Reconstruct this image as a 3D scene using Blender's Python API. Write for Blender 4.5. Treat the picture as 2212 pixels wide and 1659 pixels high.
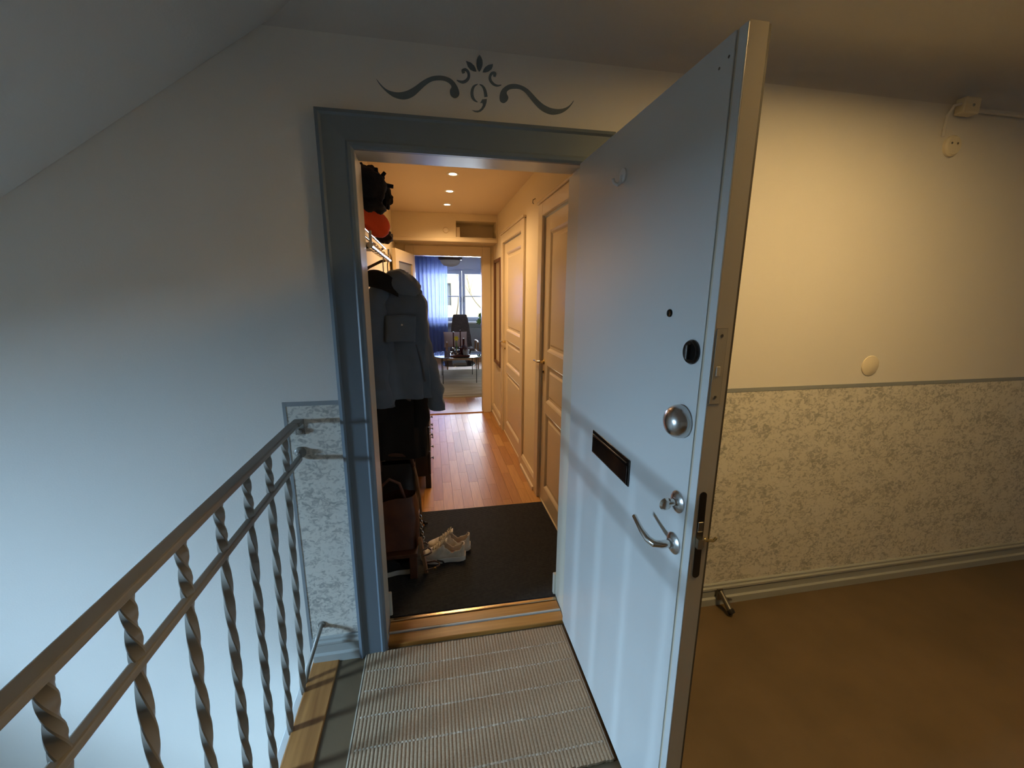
import bpy, bmesh, math, random
from math import sin, cos, pi, radians, sqrt
from mathutils import Vector, Matrix, noise as mnoise
random.seed(7)
S = bpy.context.scene
for o in list(bpy.data.objects): bpy.data.objects.remove(o)
C = S.collection

# ------------------------------------------------------------------ camera
W, H, FPX = 2212, 1659, 897.496
YAW, PITCH, ROLL, EYE = radians(10.92116), radians(-12.38363), radians(0.41528), 1.55
_f = Vector((sin(YAW)*cos(PITCH), cos(YAW)*cos(PITCH), sin(PITCH)))
_r0 = Vector((cos(YAW), -sin(YAW), 0)); _u0 = _r0.cross(_f)
_r = cos(ROLL)*_r0 + sin(ROLL)*_u0; _u = -sin(ROLL)*_r0 + cos(ROLL)*_u0
CAMP = Vector((0, 0, EYE))
cam = bpy.data.objects.new('camera', bpy.data.cameras.new('camera')); C.objects.link(cam)
cam.data.sensor_width = 36; cam.data.lens = FPX/W*36; cam.data.clip_start = 0.02
cam.matrix_world = Matrix(((_r.x, _u.x, -_f.x, 0), (_r.y, _u.y, -_f.y, 0), (_r.z, _u.z, -_f.z, EYE), (0, 0, 0, 1)))
S.camera = cam
def px(x, y, ax, val):
    """point where the sight line of photo pixel (x, y) meets the plane axis = val"""
    d = _f*FPX + _r*(x-W/2) + _u*(H/2-y)
    return CAMP + d*((val-CAMP[ax])/d[ax])
def sl(r, g, b):
    c = lambda v: v/12.92 if v <= .04045 else ((v+.055)/1.055)**2.4
    return (c(r/255), c(g/255), c(b/255), 1)

# ------------------------------------------------------------------ world, lights, exposure
S.view_settings.view_transform = 'Standard'; S.view_settings.look = 'None'
S.view_settings.exposure = 0.0; S.view_settings.gamma = 1.0; S.view_settings.use_curve_mapping = False
wd = bpy.data.worlds.new('sky'); S.world = wd; wd.use_nodes = True
wd.node_tree.nodes['Background'].inputs[0].default_value = (0.62, 0.78, 1.0, 1)
wd.node_tree.nodes['Background'].inputs[1].default_value = 1.2
def light(name, kind, loc, power, col, rot=(0, 0, 0), **kw):
    d = bpy.data.lights.new(name, kind); d.energy = power; d.color = col
    for k, v in kw.items(): setattr(d, k, v)
    o = bpy.data.objects.new(name, d); C.objects.link(o); o.location = loc; o.rotation_euler = rot
    return o
sun = light('sun', 'SUN', (0, -5, 12), 5.5, (1, .93, .8), (radians(52), 0, radians(18)), angle=radians(2))
WINX, WY0, WY1, WZ0, WZ1 = -3.0, 0.42, 0.94, 0.15, 1.21      # stairwell window
light('stair_window_daylight', 'AREA', (WINX-.5, (WY0+WY1)/2, 1.77), 1500, (.46, .72, 1.0), (0, radians(-65), 0),
      shape='RECTANGLE', size=1.7, size_y=.65)
light('living_window_daylight', 'AREA', (.75, 10.62, 1.5), 240, (.74, .86, 1.0), (radians(-90), 0, 0),
      shape='RECTANGLE', size=1.7, size_y=1.2)
DOWNLIGHTS = [(.19, 3.34), (.19, 3.88), (.19, 4.45)]
for i, (x, y) in enumerate(DOWNLIGHTS):
    light('downlight_beam', 'SPOT', (x, y, 2.385), 34, (1.0, .66, .34), (0, 0, 0), spot_size=radians(150), spot_blend=.8, shadow_soft_size=.035)

# ------------------------------------------------------------------ materials
MATS = {}
def mat(name, col, rough=.6, metal=0, col2=None, nscale=8, ndetail=4, bump=0, bscale=None, stretch=(1, 1, 1), lo=.35, hi=.65,
        spec=.5, trans=0, emit=None, estr=0, alpha=None, coat=0, wave=False, sheen=0):
    if name in MATS: return MATS[name]
    m = bpy.data.materials.new(name); m.use_nodes = True; MATS[name] = m
    nt = m.node_tree; N = nt.nodes; L = nt.links; b = N['Principled BSDF']
    b.inputs['Base Color'].default_value = col; b.inputs['Roughness'].default_value = rough; b.inputs['Metallic'].default_value = metal
    b.inputs['Specular IOR Level'].default_value = spec
    if trans: b.inputs['Transmission Weight'].default_value = trans
    if coat: b.inputs['Coat Weight'].default_value = coat; b.inputs['Coat Roughness'].default_value = .12
    if sheen: b.inputs['Sheen Weight'].default_value = sheen
    if emit: b.inputs['Emission Color'].default_value = emit; b.inputs['Emission Strength'].default_value = estr
    if col2 or bump:
        tc = N.new('ShaderNodeTexCoord'); mp = N.new('ShaderNodeMapping'); L.new(tc.outputs['Object'], mp.inputs[0])
        mp.inputs['Scale'].default_value = stretch
    if col2:
        if wave:
            t = N.new('ShaderNodeTexWave'); t.inputs['Scale'].default_value = nscale; t.inputs['Distortion'].default_value = 6
            t.inputs['Detail'].default_value = ndetail; t.inputs['Detail Scale'].default_value = 1.2
        else:
            t = N.new('ShaderNodeTexNoise'); t.inputs['Scale'].default_value = nscale; t.inputs['Detail'].default_value = ndetail
        L.new(mp.outputs[0], t.inputs[0])
        r = N.new('ShaderNodeValToRGB'); r.color_ramp.elements[0].position = lo; r.color_ramp.elements[1].position = hi
        r.color_ramp.elements[0].color = col; r.color_ramp.elements[1].color = col2
        L.new(t.outputs['Fac'], r.inputs[0]); L.new(r.outputs[0], b.inputs['Base Color'])
    if bump:
        t2 = N.new('ShaderNodeTexNoise'); t2.inputs['Scale'].default_value = bscale or nscale; t2.inputs['Detail'].default_value = 3
        L.new(mp.outputs[0], t2.inputs[0])
        bp = N.new('ShaderNodeBump'); bp.inputs['Strength'].default_value = bump; bp.inputs['Distance'].default_value = .004
        L.new(t2.outputs['Fac'], bp.inputs['Height']); L.new(bp.outputs[0], b.inputs['Normal'])
    return m
def clear_glass(name, tint=(1, 1, 1, 1), refl=.08, rough=.02):
    if name in MATS: return MATS[name]
    m = bpy.data.materials.new(name); m.use_nodes = True; MATS[name] = m
    nt = m.node_tree; N = nt.nodes; L = nt.links
    N.remove(N['Principled BSDF'])
    t = N.new('ShaderNodeBsdfTransparent'); t.inputs[0].default_value = tint
    g = N.new('ShaderNodeBsdfGlossy'); g.inputs['Roughness'].default_value = rough
    f = N.new('ShaderNodeFresnel'); f.inputs[0].default_value = 1.5
    x = N.new('ShaderNodeMixShader'); L.new(f.outputs[0], x.inputs[0]); L.new(t.outputs[0], x.inputs[1]); L.new(g.outputs[0], x.inputs[2])
    L.new(x.outputs[0], N['Material Output'].inputs[0])
    return m
def sheer(name, col, see=.35):
    if name in MATS: return MATS[name]
    m = bpy.data.materials.new(name); m.use_nodes = True; MATS[name] = m
    nt = m.node_tree; N = nt.nodes; L = nt.links; N.remove(N['Principled BSDF'])
    d = N.new('ShaderNodeBsdfDiffuse'); d.inputs[0].default_value = col
    t = N.new('ShaderNodeBsdfTranslucent'); t.inputs[0].default_value = col
    p = N.new('ShaderNodeBsdfTransparent'); p.inputs[0].default_value = (min(1, col[0]*1.5+.1), min(1, col[1]*1.5+.1), 1, 1)
    a = N.new('ShaderNodeMixShader'); a.inputs[0].default_value = .55; L.new(d.outputs[0], a.inputs[1]); L.new(t.outputs[0], a.inputs[2])
    b = N.new('ShaderNodeMixShader'); b.inputs[0].default_value = see; L.new(a.outputs[0], b.inputs[1]); L.new(p.outputs[0], b.inputs[2])
    L.new(b.outputs[0], N['Material Output'].inputs[0])
    return m
def speckle_paper():
    m = bpy.data.materials.new('speckled_wallpaper'); m.use_nodes = True
    nt = m.node_tree; N = nt.nodes; L = nt.links; b = N['Principled BSDF']; b.inputs['Roughness'].default_value = .62
    tc = N.new('ShaderNodeTexCoord'); mp = N.new('ShaderNodeMapping'); mp.inputs['Scale'].default_value = (1, 1, 1.35); L.new(tc.outputs['Object'], mp.inputs[0])
    n1 = N.new('ShaderNodeTexNoise'); n1.inputs['Scale'].default_value = 46; n1.inputs['Detail'].default_value = 5; n1.inputs['Distortion'].default_value = 1.1
    n2 = N.new('ShaderNodeTexNoise'); n2.inputs['Scale'].default_value = 9; n2.inputs['Detail'].default_value = 2
    L.new(mp.outputs[0], n1.inputs[0]); L.new(mp.outputs[0], n2.inputs[0])
    mx = N.new('ShaderNodeMath'); mx.operation = 'MULTIPLY_ADD'; L.new(n2.outputs['Fac'], mx.inputs[0]); mx.inputs[1].default_value = .35; L.new(n1.outputs['Fac'], mx.inputs[2])
    r = N.new('ShaderNodeValToRGB'); e = r.color_ramp.elements; e[0].position = .62; e[0].color = sl(226, 223, 212)
    e[1].position = .90; e[1].color = sl(166, 166, 158); k = e.new(.70); k.color = sl(212, 209, 198); k = e.new(.77); k.color = sl(190, 188, 179)
    L.new(mx.outputs[0], r.inputs[0]); L.new(r.outputs[0], b.inputs['Base Color'])
    return m
M_wall = mat('painted_plaster', sl(232, 229, 222), .75, bump=.10, bscale=160)
M_ceil = mat('ceiling_white', sl(216, 212, 206), .85, bump=.12, bscale=120)
M_paper = speckle_paper()
M_border = mat('border_greyblue', sl(150, 156, 158), .55)
M_skirt = mat('skirting_greyblue', sl(168, 172, 168), .42)
M_frame = mat('casing_greyblue', sl(112, 124, 134), .40, bump=.03, bscale=40)
M_stencil = mat('stencil_greyblue', sl(98, 112, 122), .6, col2=sl(110, 122, 130), nscale=20)
M_jamb = mat('jamb_cream', sl(206, 202, 186), .28)
M_door = mat('door_white', sl(204, 206, 203), .30, bump=.02, bscale=60)
M_dooredge = mat('door_edge_cream', sl(206, 194, 170), .30)
M_seal = mat('door_seal_grey', sl(96, 88, 76), .5)
M_lino = mat('linoleum_brown', sl(98, 82, 60), .42, col2=sl(110, 92, 68), nscale=3.5, ndetail=6)
M_oak = mat('oak_nosing', sl(134, 86, 40), .45, col2=sl(186, 132, 72), nscale=26, ndetail=5, stretch=(1, .07, 1), lo=.3, hi=.7)
M_oakx = mat('oak_threshold', sl(140, 88, 36), .35, col2=sl(196, 140, 70), nscale=28, ndetail=5, stretch=(.07, 1, 1), lo=.3, hi=.7)
M_iron = mat('railing_paint_grey', sl(138, 134, 126), .36, bump=.05, bscale=60)
M_chrome = mat('chrome', (.72, .70, .66, 1), .16, 1)
M_chromed = mat('chrome_brushed', (.55, .54, .52, 1), .25, 1)
M_blackm = mat('black_gloss', sl(24, 22, 20), .14)
M_blackplate = mat('letter_plate_black', sl(26, 20, 16), .12, coat=.5)
M_steel = mat('aged_steel', (.30, .28, .24, 1), .4, 1)
M_brass = mat('brass', (.75, .55, .22, 1), .25, 1)
M_white = mat('white_plastic', sl(236, 236, 236), .35)
M_hallw = mat('hall_wall_cream', sl(232, 216, 184), .75, bump=.08, bscale=150)
M_halld = mat('hall_door_cream', sl(226, 208, 176), .26)
M_hallc = mat('hall_ceiling', sl(232, 214, 188), .8)
M_matin = mat('ribbed_mat_charcoal', sl(28, 27, 28), .7, col2=sl(44, 41, 40), nscale=60)
M_matout = mat('woven_mat_beige', sl(156, 132, 104), .95, col2=sl(174, 150, 122), nscale=180, ndetail=2, bump=.2, bscale=300)
M_matline = mat('woven_mat_pale_thread', sl(196, 184, 164), .95, col2=sl(158, 142, 122), nscale=120, lo=.45, hi=.55)

# ------------------------------------------------------------------ mesh builder
ORG = {}
class MB:
    def __init__(s): s.v = []; s.f = []; s.m = []; s.mi = 0
    def add(s, vs, fs):
        n = len(s.v); s.v += [Vector(p) for p in vs]; s.f += [[i+n for i in f] for f in fs]; s.m += [s.mi]*len(fs); return s
    def box(s, x0, x1, y0, y1, z0, z1):
        return s.add([(x, y, z) for x in (x0, x1) for y in (y0, y1) for z in (z0, z1)],
                     [(0, 1, 3, 2), (4, 6, 7, 5), (0, 4, 5, 1), (2, 3, 7, 6), (0, 2, 6, 4), (1, 5, 7, 3)])
    def obox(s, c, ex, ey, ez):
        c, ex, ey, ez = map(Vector, (c, ex, ey, ez))
        return s.add([c+a*ex+b*ey+d*ez for a in (-1, 1) for b in (-1, 1) for d in (-1, 1)],
                     [(0, 1, 3, 2), (4, 6, 7, 5), (0, 4, 5, 1), (2, 3, 7, 6), (0, 2, 6, 4), (1, 5, 7, 3)])
    def prism(s, poly, d):
        """poly: list of 3-D points of a planar outline, d: extrusion vector"""
        n = len(poly); poly = [Vector(p) for p in poly]; d = Vector(d)
        return s.add(poly+[p+d for p in poly], [list(range(n))[::-1], list(range(n, 2*n))]+[(i, (i+1) % n, n+(i+1) % n, n+i) for i in range(n)])
    def tube(s, path, r, n=8, caps=True, flat=None):
        P = [Vector(p) for p in path]; R = r if isinstance(r, (list, tuple)) else [r]*len(P)
        vs = []; up = None
        for i, p in enumerate(P):
            t = (P[min(i+1, len(P)-1)]-P[max(i-1, 0)]).normalized()
            if up is None:
                up = t.orthogonal().normalized()
            a = (up-t*up.dot(t)); a = a.normalized() if a.length > 1e-6 else t.orthogonal().normalized(); up = a; b = t.cross(a)
            vs += [p+(a*cos(2*pi*k/n)+b*sin(2*pi*k/n))*R[i] for k in range(n)]
        fs = [(i*n+k, i*n+(k+1) % n, (i+1)*n+(k+1) % n, (i+1)*n+k) for i in range(len(P)-1) for k in range(n)]
        if caps: fs += [list(range(n))[::-1], [(len(P)-1)*n+k for k in range(n)]]
        return s.add(vs, fs)
    def lathe(s, prof, o, axis=(0, 0, 1), n=24, sx=1, sy=1, ref=None):
        """prof: (radius, height) pairs along axis from o"""
        o = Vector(o); w = Vector(axis).normalized(); a = Vector(ref) if ref else w.orthogonal(); a = (a-w*a.dot(w)).normalized(); b = w.cross(a)
        vs = []; idx = []
        for r, h in prof:
            if r < 1e-6: idx.append([len(vs)]); vs.append(o+w*h)
            else:
                idx.append(list(range(len(vs), len(vs)+n))); vs += [o+w*h+a*cos(2*pi*k/n)*r*sx+b*sin(2*pi*k/n)*r*sy for k in range(n)]
        fs = []
        for A, B in zip(idx, idx[1:]):
            if len(A) == 1 and len(B) == 1: continue
            for k in range(n):
                k2 = (k+1) % n
                if len(A) == 1: fs.append((A[0], B[k], B[k2]))
                elif len(B) == 1: fs.append((A[k], A[k2], B[0]))
                else: fs.append((A[k], A[k2], B[k2], B[k]))
        return s.add(vs, fs)
    def grid(s, fn, nu, nv, closeu=False):
        vs = [fn(i/(nu if closeu else nu-1), j/(nv-1)) for j in range(nv) for i in range(nu)]
        m = nu if closeu else nu-1
        return s.add(vs, [(j*nu+i, j*nu+(i+1) % nu, (j+1)*nu+(i+1) % nu, (j+1)*nu+i) for j in range(nv-1) for i in range(m)])
    def build(s, name, material, parent=None, smooth=False, bevel=0, solid=0, sub=0, org=None, weld=False):
        if parent is not None: o0 = ORG[parent.name]
        elif org is not None: o0 = Vector(org)
        else:
            xs = [v.x for v in s.v]; ys = [v.y for v in s.v]; zs = [v.z for v in s.v]
            o0 = Vector(((min(xs)+max(xs))/2, (min(ys)+max(ys))/2, min(zs)))
        me = bpy.data.meshes.new(name); me.from_pydata([v-o0 for v in s.v], [], s.f)
        for mm in (material if isinstance(material, (list, tuple)) else [material]): me.materials.append(mm)
        if any(s.m):
            for p, i in zip(me.polygons, s.m): p.material_index = i
        bm = bmesh.new(); bm.from_mesh(me)
        if weld: bmesh.ops.remove_doubles(bm, verts=bm.verts, dist=1e-5)
        bmesh.ops.recalc_face_normals(bm, faces=bm.faces); bm.to_mesh(me); bm.free()
        if smooth:
            for p in me.polygons: p.use_smooth = True
            try: me.set_sharp_from_angle(angle=radians(40))
            except Exception: pass
        o = bpy.data.objects.new(name, me); C.objects.link(o)
        if parent is not None: o.parent = parent
        else: o.location = o0
        ORG[o.name] = o0
        if bevel:
            b = o.modifiers.new('b', 'BEVEL'); b.width = bevel; b.segments = 2; b.limit_method = 'ANGLE'; b.angle_limit = radians(40)
        if solid:
            q = o.modifiers.new('s', 'SOLIDIFY'); q.thickness = solid; q.offset = 0
        if sub:
            q = o.modifiers.new('u', 'SUBSURF'); q.levels = sub; q.render_levels = sub
        return o
def tag(o, label=None, cat=None, group=None, kind=None):
    if label: o['label'] = label
    if cat: o['category'] = cat
    if group: o['group'] = group
    if kind: o['kind'] = kind
    return o
def empty(name, loc, label=None, cat=None, group=None, kind=None):
    o = bpy.data.objects.new(name, None); C.objects.link(o); o.location = loc; ORG[o.name] = Vector(loc); o.empty_display_size = .1
    return tag(o, label, cat, group, kind)
def B(x0, x1, y0, y1, z0, z1): return MB().box(x0, x1, y0, y1, z0, z1)
def stroke(pts):
    """outline of a brush stroke from (u, v, width) centre points"""
    L_, R_ = [], []
    for i, (u, v, w) in enumerate(pts):
        a = pts[max(i-1, 0)]; b = pts[min(i+1, len(pts)-1)]; d = Vector((b[0]-a[0], b[1]-a[1])).normalized(); n = Vector((-d.y, d.x))*w/2
        L_.append((u+n.x, v+n.y)); R_.append((u-n.x, v-n.y))
    return L_+R_[::-1]
def slab(name, ax, p0, p1, us, vs, holes, material, parent=None, kind='structure', label=None):
    """wall slab across axis ax between p0 and p1; us, vs grid lines; holes: (u0,u1,v0,v1) cells left open; one connected mesh"""
    us = sorted(set(us+[h[i] for h in holes for i in (0, 1)])); vs = sorted(set(vs+[h[i] for h in holes for i in (2, 3)]))
    full = lambda i, j: 0 <= i < len(us)-1 and 0 <= j < len(vs)-1 and not any(h[0]-1e-6 <= us[i] and us[i+1] <= h[1]+1e-6 and h[2]-1e-6 <= vs[j] and vs[j+1] <= h[3]+1e-6 for h in holes)
    def pt(p, u, v):
        return {0: (p, u, v), 1: (u, p, v), 2: (u, v, p)}[ax]
    m = MB(); nv = len(vs)
    m.v = [Vector(pt(p, u, v)) for p in (p0, p1) for u in us for v in vs]; off = len(us)*nv
    for i in range(len(us)-1):
        for j in range(nv-1):
            if not full(i, j): continue
            a, b, c, d = i*nv+j, (i+1)*nv+j, (i+1)*nv+j+1, i*nv+j+1
            m.f += [[a, b, c, d], [d+off, c+off, b+off, a+off]]
            for (di, dj, e0, e1) in ((-1, 0, d, a), (1, 0, b, c), (0, -1, a, b), (0, 1, c, d)):
                if not full(i+di, j+dj): m.f.append([e0, e1, e1+off, e0+off])
    used = sorted({i for f in m.f for i in f}); mp = {k: i for i, k in enumerate(used)}
    m.v = [m.v[k] for k in used]; m.f = [[mp[i] for i in f] for f in m.f]; m.m = [0]*len(m.f)
    o = m.build(name, material, parent)
    return tag(o, label, kind=kind if parent is None else None)

# ================================================================== LANDING SHELL
D = 1.626                       # front wall plane
XR = 5.2; YB = -3.4             # right and back walls of the landing
CE = 2.36; CV = .12             # height where the wall paint ends, cove radius
FZ = .02                        # apartment floor level
OX0, OX1, OZ = -.252, .590, 2.04
fl = B(-.437, XR, YB, D, -.2, 0).build('floor_landing', M_lino); tag(fl, 'brown linoleum floor of the stair landing', kind='structure')
tag(B(-3, -.545, YB, D+.1, -1.75, -1.6).build('floor_stairwell', mat('stair_bounce_grey', sl(184, 182, 176), .5, col2=sl(168, 166, 160), nscale=14)), 'floor of the stairwell below the railing', kind='structure')  # unseen floor, made pale to bounce daylight up to the ceiling
tag(B(-.545, -.437, YB, D-.003, -.03, .006).build('trim_nosing', M_oak, bevel=.004), 'oak edge board along the landing beside the railing', kind='structure')
M_fascia = mat('fascia_white', sl(214, 216, 214), .45)
tag(B(-.560, -.547, YB, D-.003, -1.6, -.321).build('wall_under_landing', M_wall), 'white stairwell wall below the landing edge', kind='structure')
tag(B(-.572, -.5455, YB, D-.003, -.32, -.004).build('trim_fascia', M_fascia, bevel=.003), 'white board below the landing edge', kind='structure')
wf = slab('wall_front', 1, D, D+.15, [-3, XR], [-1.7, 2.7], [(OX0, OX1, -1.7, OZ)], M_wall, label='cream painted wall around the entrance door')
slab('wall_left', 0, WINX-.12, WINX, [YB, D+.15], [-1.75, 2.7], [(WY0, WY1, WZ0, WZ1)], M_wall, label='stairwell wall with a narrow window')
tag(B(-3.12, XR, YB-.12, YB, -1.75, 2.7).build('wall_back', M_wall), kind='structure')
tag(B(XR, XR+.12, YB, D+.15, -.2, 2.7).build('wall_right', M_wall), kind='structure')
arc = [(0, D-CV+CV*cos(t*pi/16), CE+CV*sin(t*pi/16)) for t in range(0, 9)]
prof = arc+[(0, YB, CE+CV), (0, YB, 2.75), (0, D, 2.75)]
o = MB().prism([(-3, p[1], p[2]) for p in prof], (XR+3, 0, 0)).build('ceiling_landing', M_ceil, smooth=True); tag(o, 'white coved ceiling over the landing', kind='structure')
zs = lambda x: 2.366+.687*(x+.482)
o = MB().prism([(-3, -.3, zs(-1.45)), (-1.45, -.3, zs(-1.45)), (-.31, -.3, zs(-.31)), (-.31, -.3, 2.6), (-3, -.3, 2.6)], (0, D+.3-.001, 0)).build('ceiling_slope', M_ceil)  # unseen flat stretch and near overhang are shaped to shade wall and door
tag(o, 'sloping white underside of the upper stair flight', kind='structure')
# stairwell window
w1 = empty('window_1', (WINX, (WY0+WY1)/2, WZ0), 'narrow stairwell window letting in daylight', kind='structure')
for a in ((WY0, WY0+.04, WZ0, WZ1), (WY1-.04, WY1, WZ0, WZ1), (WY0+.04, WY1-.04, WZ0, WZ0+.05), (WY0+.04, WY1-.04, WZ1-.05, WZ1)):
    B(WINX-.1, WINX-.05, *a).build('window_frame', M_white, w1)
B(WINX-.08, WINX-.076, WY0+.04, WY1-.04, WZ0+.05, WZ1-.05).build('pane', clear_glass('window_glass'), w1)
# dado wallpaper, borders, skirting
B(-.545, -.35, D-.0015, D+.004, .0, 1.135).build('wallpaper', M_paper, wf)
B(.68, XR, D-.0015, D+.004, .0, 1.118).build('wallpaper', M_paper, wf)
B(-.556, -.545, D-.003, D+.004, .02, 1.146).build('border', M_border, wf)
B(-.545, -.35, D-.003, D+.004, 1.130, 1.146).build('border', M_border, wf)
B(.68, XR, D-.003, D+.004, 1.112, 1.130).build('border', M_border, wf)
def skirting(name, x0, x1, label, h=.112):
    p = [(0, D, 0), (0, D-.026, 0), (0, D-.026, .036), (0, D-.016, .042), (0, D-.016, h-.034), (0, D-.021, h-.028), (0, D-.021, h-.018), (0, D-.012, h-.014), (0, D-.012, h-.004), (0, D-.006, h), (0, D, h)]
    return tag(MB().prism([(x0, q[1], q[2]) for q in p], (x1-x0, 0, 0)).build(name, M_skirt), label, kind='structure')
skirting('baseboard_left', -.54, -.352, 'grey-blue skirting board left of the door frame')
skirting('baseboard_right', .69, XR, 'grey-blue skirting board right of the open door')

# ------------------------------------------------------------------ entrance door frame
tf = empty('trim_entrance', (.17, D, 0), 'blue-grey painted casing around the entrance doorway', kind='structure')
FX0, FX1, FZT = -.352, .692, 2.133; CW = .113
def casing(pts): # profile swept: outer raised bead, flat, inner step
    pass
def casing_piece(outer0, outer1, inner1, inner0):
    m = MB(); prof = [(0, 0), (0, .030), (.10, .034), (.16, .026), (.78, .022), (.84, .026), (.93, .024), (1, .016), (1, 0)]
    o0, o1, i1, i0 = map(Vector, (outer0, outer1, inner1, inner0)); n = len(prof)
    vs = [a.lerp(b, t)+Vector((0, -h, 0)) for a, b in ((o0, i0), (o1, i1)) for t, h in prof]
    m.add(vs, [(k, k+1, n+k+1, n+k) for k in range(n-1)]+[list(range(n))[::-1], list(range(n, 2*n)), (0, n, 2*n-1, n-1)])
    return m.build('casing', M_frame, tf)
ix0, ix1, iz = FX0+CW, FX1-CW, FZT-CW
casing_piece((FX0, D, 0), (FX0, D, FZT), (ix0, D, iz), (ix0, D, 0))
casing_piece((FX0, D, FZT), (FX1, D, FZT), (ix1, D, iz), (ix0, D, iz))
casing_piece((FX1, D, FZT), (FX1, D, 0), (ix1, D, 0), (ix1, D, iz))
# jambs with a rebate
def jamb(poly, d): MB().prism(poly, d).build('jamb', M_jamb, tf, bevel=.002)
jp = [(-.252, D-.004), (-.240, D-.004), (-.240, D+.040), (-.243, D+.044), (-.243, D+.165), (-.252, D+.165)]
jamb([(x, y, 0) for x, y in jp], (0, 0, 2.019))
jamb([(OX0+OX1-x-.0, y, 0) for x, y in jp], (0, 0, 2.019))
hp = [(D-.004, 2.040), (D-.004, 2.020), (D+.040, 2.020), (D+.044, 2.031), (D+.165, 2.031), (D+.165, 2.040)]
jamb([(OX0+.001, y, z) for y, z in hp], (OX1-OX0-.002, 0, 0))
# inner casing feet seen beside the mat
B(-.25, -.231, D+.166, D+.182, FZ, .15).build('plinth', M_jamb, tf, bevel=.004)
B(.572, .61, D+.166, D+.190, FZ, .14).build('plinth', M_jamb, tf, bevel=.004)
# threshold
th = empty('trim_threshold', (.17, D+.07, 0), 'oak threshold with a metal strip in the entrance doorway', kind='structure')
B(-.238, .577, D-.004, D+.058, 0, .022).build('threshold_board', M_oakx, th, bevel=.004)
B(-.238, .577, D+.0585, D+.068, 0, .027).build('weather_strip', mat('grey_strip', sl(190, 188, 180), .45), th, bevel=.002)
B(-.240, .577, D+.0685, D+.128, 0, .024).build('threshold_board', M_oakx, th, bevel=.004)
B(-.240, .577, D+.1285, D+.148, 0, .029).build('metal_strip', mat('brass_strip', (.62, .48, .30, 1), .22, 1), th, bevel=.003)

# ------------------------------------------------------------------ entrance door, open at a right angle
DX = .564; DT = .042; YF = .756; YH = D-.012; ZB = .028; ZT = 2.022
d1 = empty('door_1', (DX+.02, YH, ZB), 'white entrance door standing wide open', kind='structure')
B(DX+.0035, DX+DT, YF, YH, ZB, ZT).build('leaf', M_dooredge, d1)
m = MB(); m.box(DX, DX+.0034, YF+.031, YH, ZB, ZT); m.build('face_panel', M_door, d1, bevel=.001)
B(DX, DX+.0034, YF, YF+.022, ZB, ZT-.002).build('edge_strip', M_door, d1, bevel=.001)
B(DX+DT, DX+DT+.008, YF+.004, YH, ZB, ZT).build('seal', M_seal, d1)
e = YF-.0012                                          # parts let into the narrow edge
B(DX+.0057, DX+.0313, e+.0006, YF+.002, 1.3222, 1.4818).build('plate_recess', M_seal, d1)
lp = B(DX+.0065, DX+.0305, e, YF+.002, 1.323, 1.481).build('lock_plate', mat('plate_painted', sl(196, 184, 158), .35), d1)
for z in (1.467, 1.338): MB().lathe([(0, 0), (.0032, 0), (.0032, .002), (0, .002)], (DX+.0185, e-.0006, z), (0, 1, 0), 12).build('screw', M_steel, lp)
B(DX+.014, DX+.023, e-.001, YF, 1.383, 1.403).build('bolt', mat('bolt_painted', sl(206, 196, 172), .3), lp, bevel=.001)
m = MB(); pts = []
for k in range(13): pts.append((DX+.018+.0088*cos(pi*k/12), e, 1.111+.0088*sin(pi*k/12)))
for k in range(13): pts.append((DX+.022-.0088*cos(pi*k/12), e, .911-.0088*sin(pi*k/12)))
m.prism(pts, (0, .003, 0)); lc = m.build('lock_case', mat('lock_dark', (.10, .095, .085, 1), .35, 1), d1)
B(DX+.013, DX+.026, e-.0012, YF, 1.022, 1.046).build('dead_bolt', M_steel, lc, bevel=.0008)
MB().prism([(DX+.011, e, .984), (DX+.032, e, .984), (DX+.032, e-.004, .984), (DX+.022, e-.012, .984), (DX+.011, e-.010, .984)], (0, 0, .024)).build('latch', M_chrome, lc)
MB().tube([(DX+.033, e+.006, .996), (DX+DT+.012, e-.004, .998), (DX+DT+.017, e-.006, 1.006)], .0035, 8).build('latch_tongue', M_brass, d1, smooth=True)
A = (-1, 0, 0)
MB().lathe([(0, .003), (.006, .003), (.0085, .0045), (.0095, .003), (.0095, 0)], (DX, .922, 1.505), A, 20).build('peephole', mat('peep_dark', sl(44, 42, 36), .25, .7), d1, smooth=True)
cy = MB().lathe([(.027, 0), (.0275, .004), (.0245, .0085), (.022, .009), (.019, .0075), (0, .0075)], (DX, .820, 1.425), A, 32).build('lock_cylinder', M_blackm, d1, smooth=True)
MB().obox((DX-.012, .820, 1.425), (.0055, 0, 0), (0, .0032, 0), (0, 0, .0165)).build('turn_grip', mat('dark_metal', (.12, .12, .12, 1), .22, 1), cy, bevel=.002)
kn = MB().lathe([(.0375, 0), (.0390, .006), (.0385, .014), (.0350, .025), (.027, .034), (.014, .0395), (0, .041)], (DX, .832, 1.262), A, 40).build('door_knob', M_chromed, d1, smooth=True)
# letter plate
lpz = [(DX-.004, 1.353, 1.060), (DX-.004, 1.060, 1.068), (DX-.004, 1.062, .985), (DX-.004, 1.355, .985)]
lt = B(DX-.004, DX, 1.062, 1.353, .984, 1.068).build('letter_plate', M_blackplate, d1, bevel=.002)
B(DX-.007, DX-.0042, 1.070, 1.345, .990, 1.048).build('flap', M_blackplate, lt, bevel=.002)
MB().tube([(DX-.006, 1.075, 1.054), (DX-.006, 1.340, 1.054)], .0028, 8).build('flap_hinge', M_blackm, lt, smooth=True)
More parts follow.
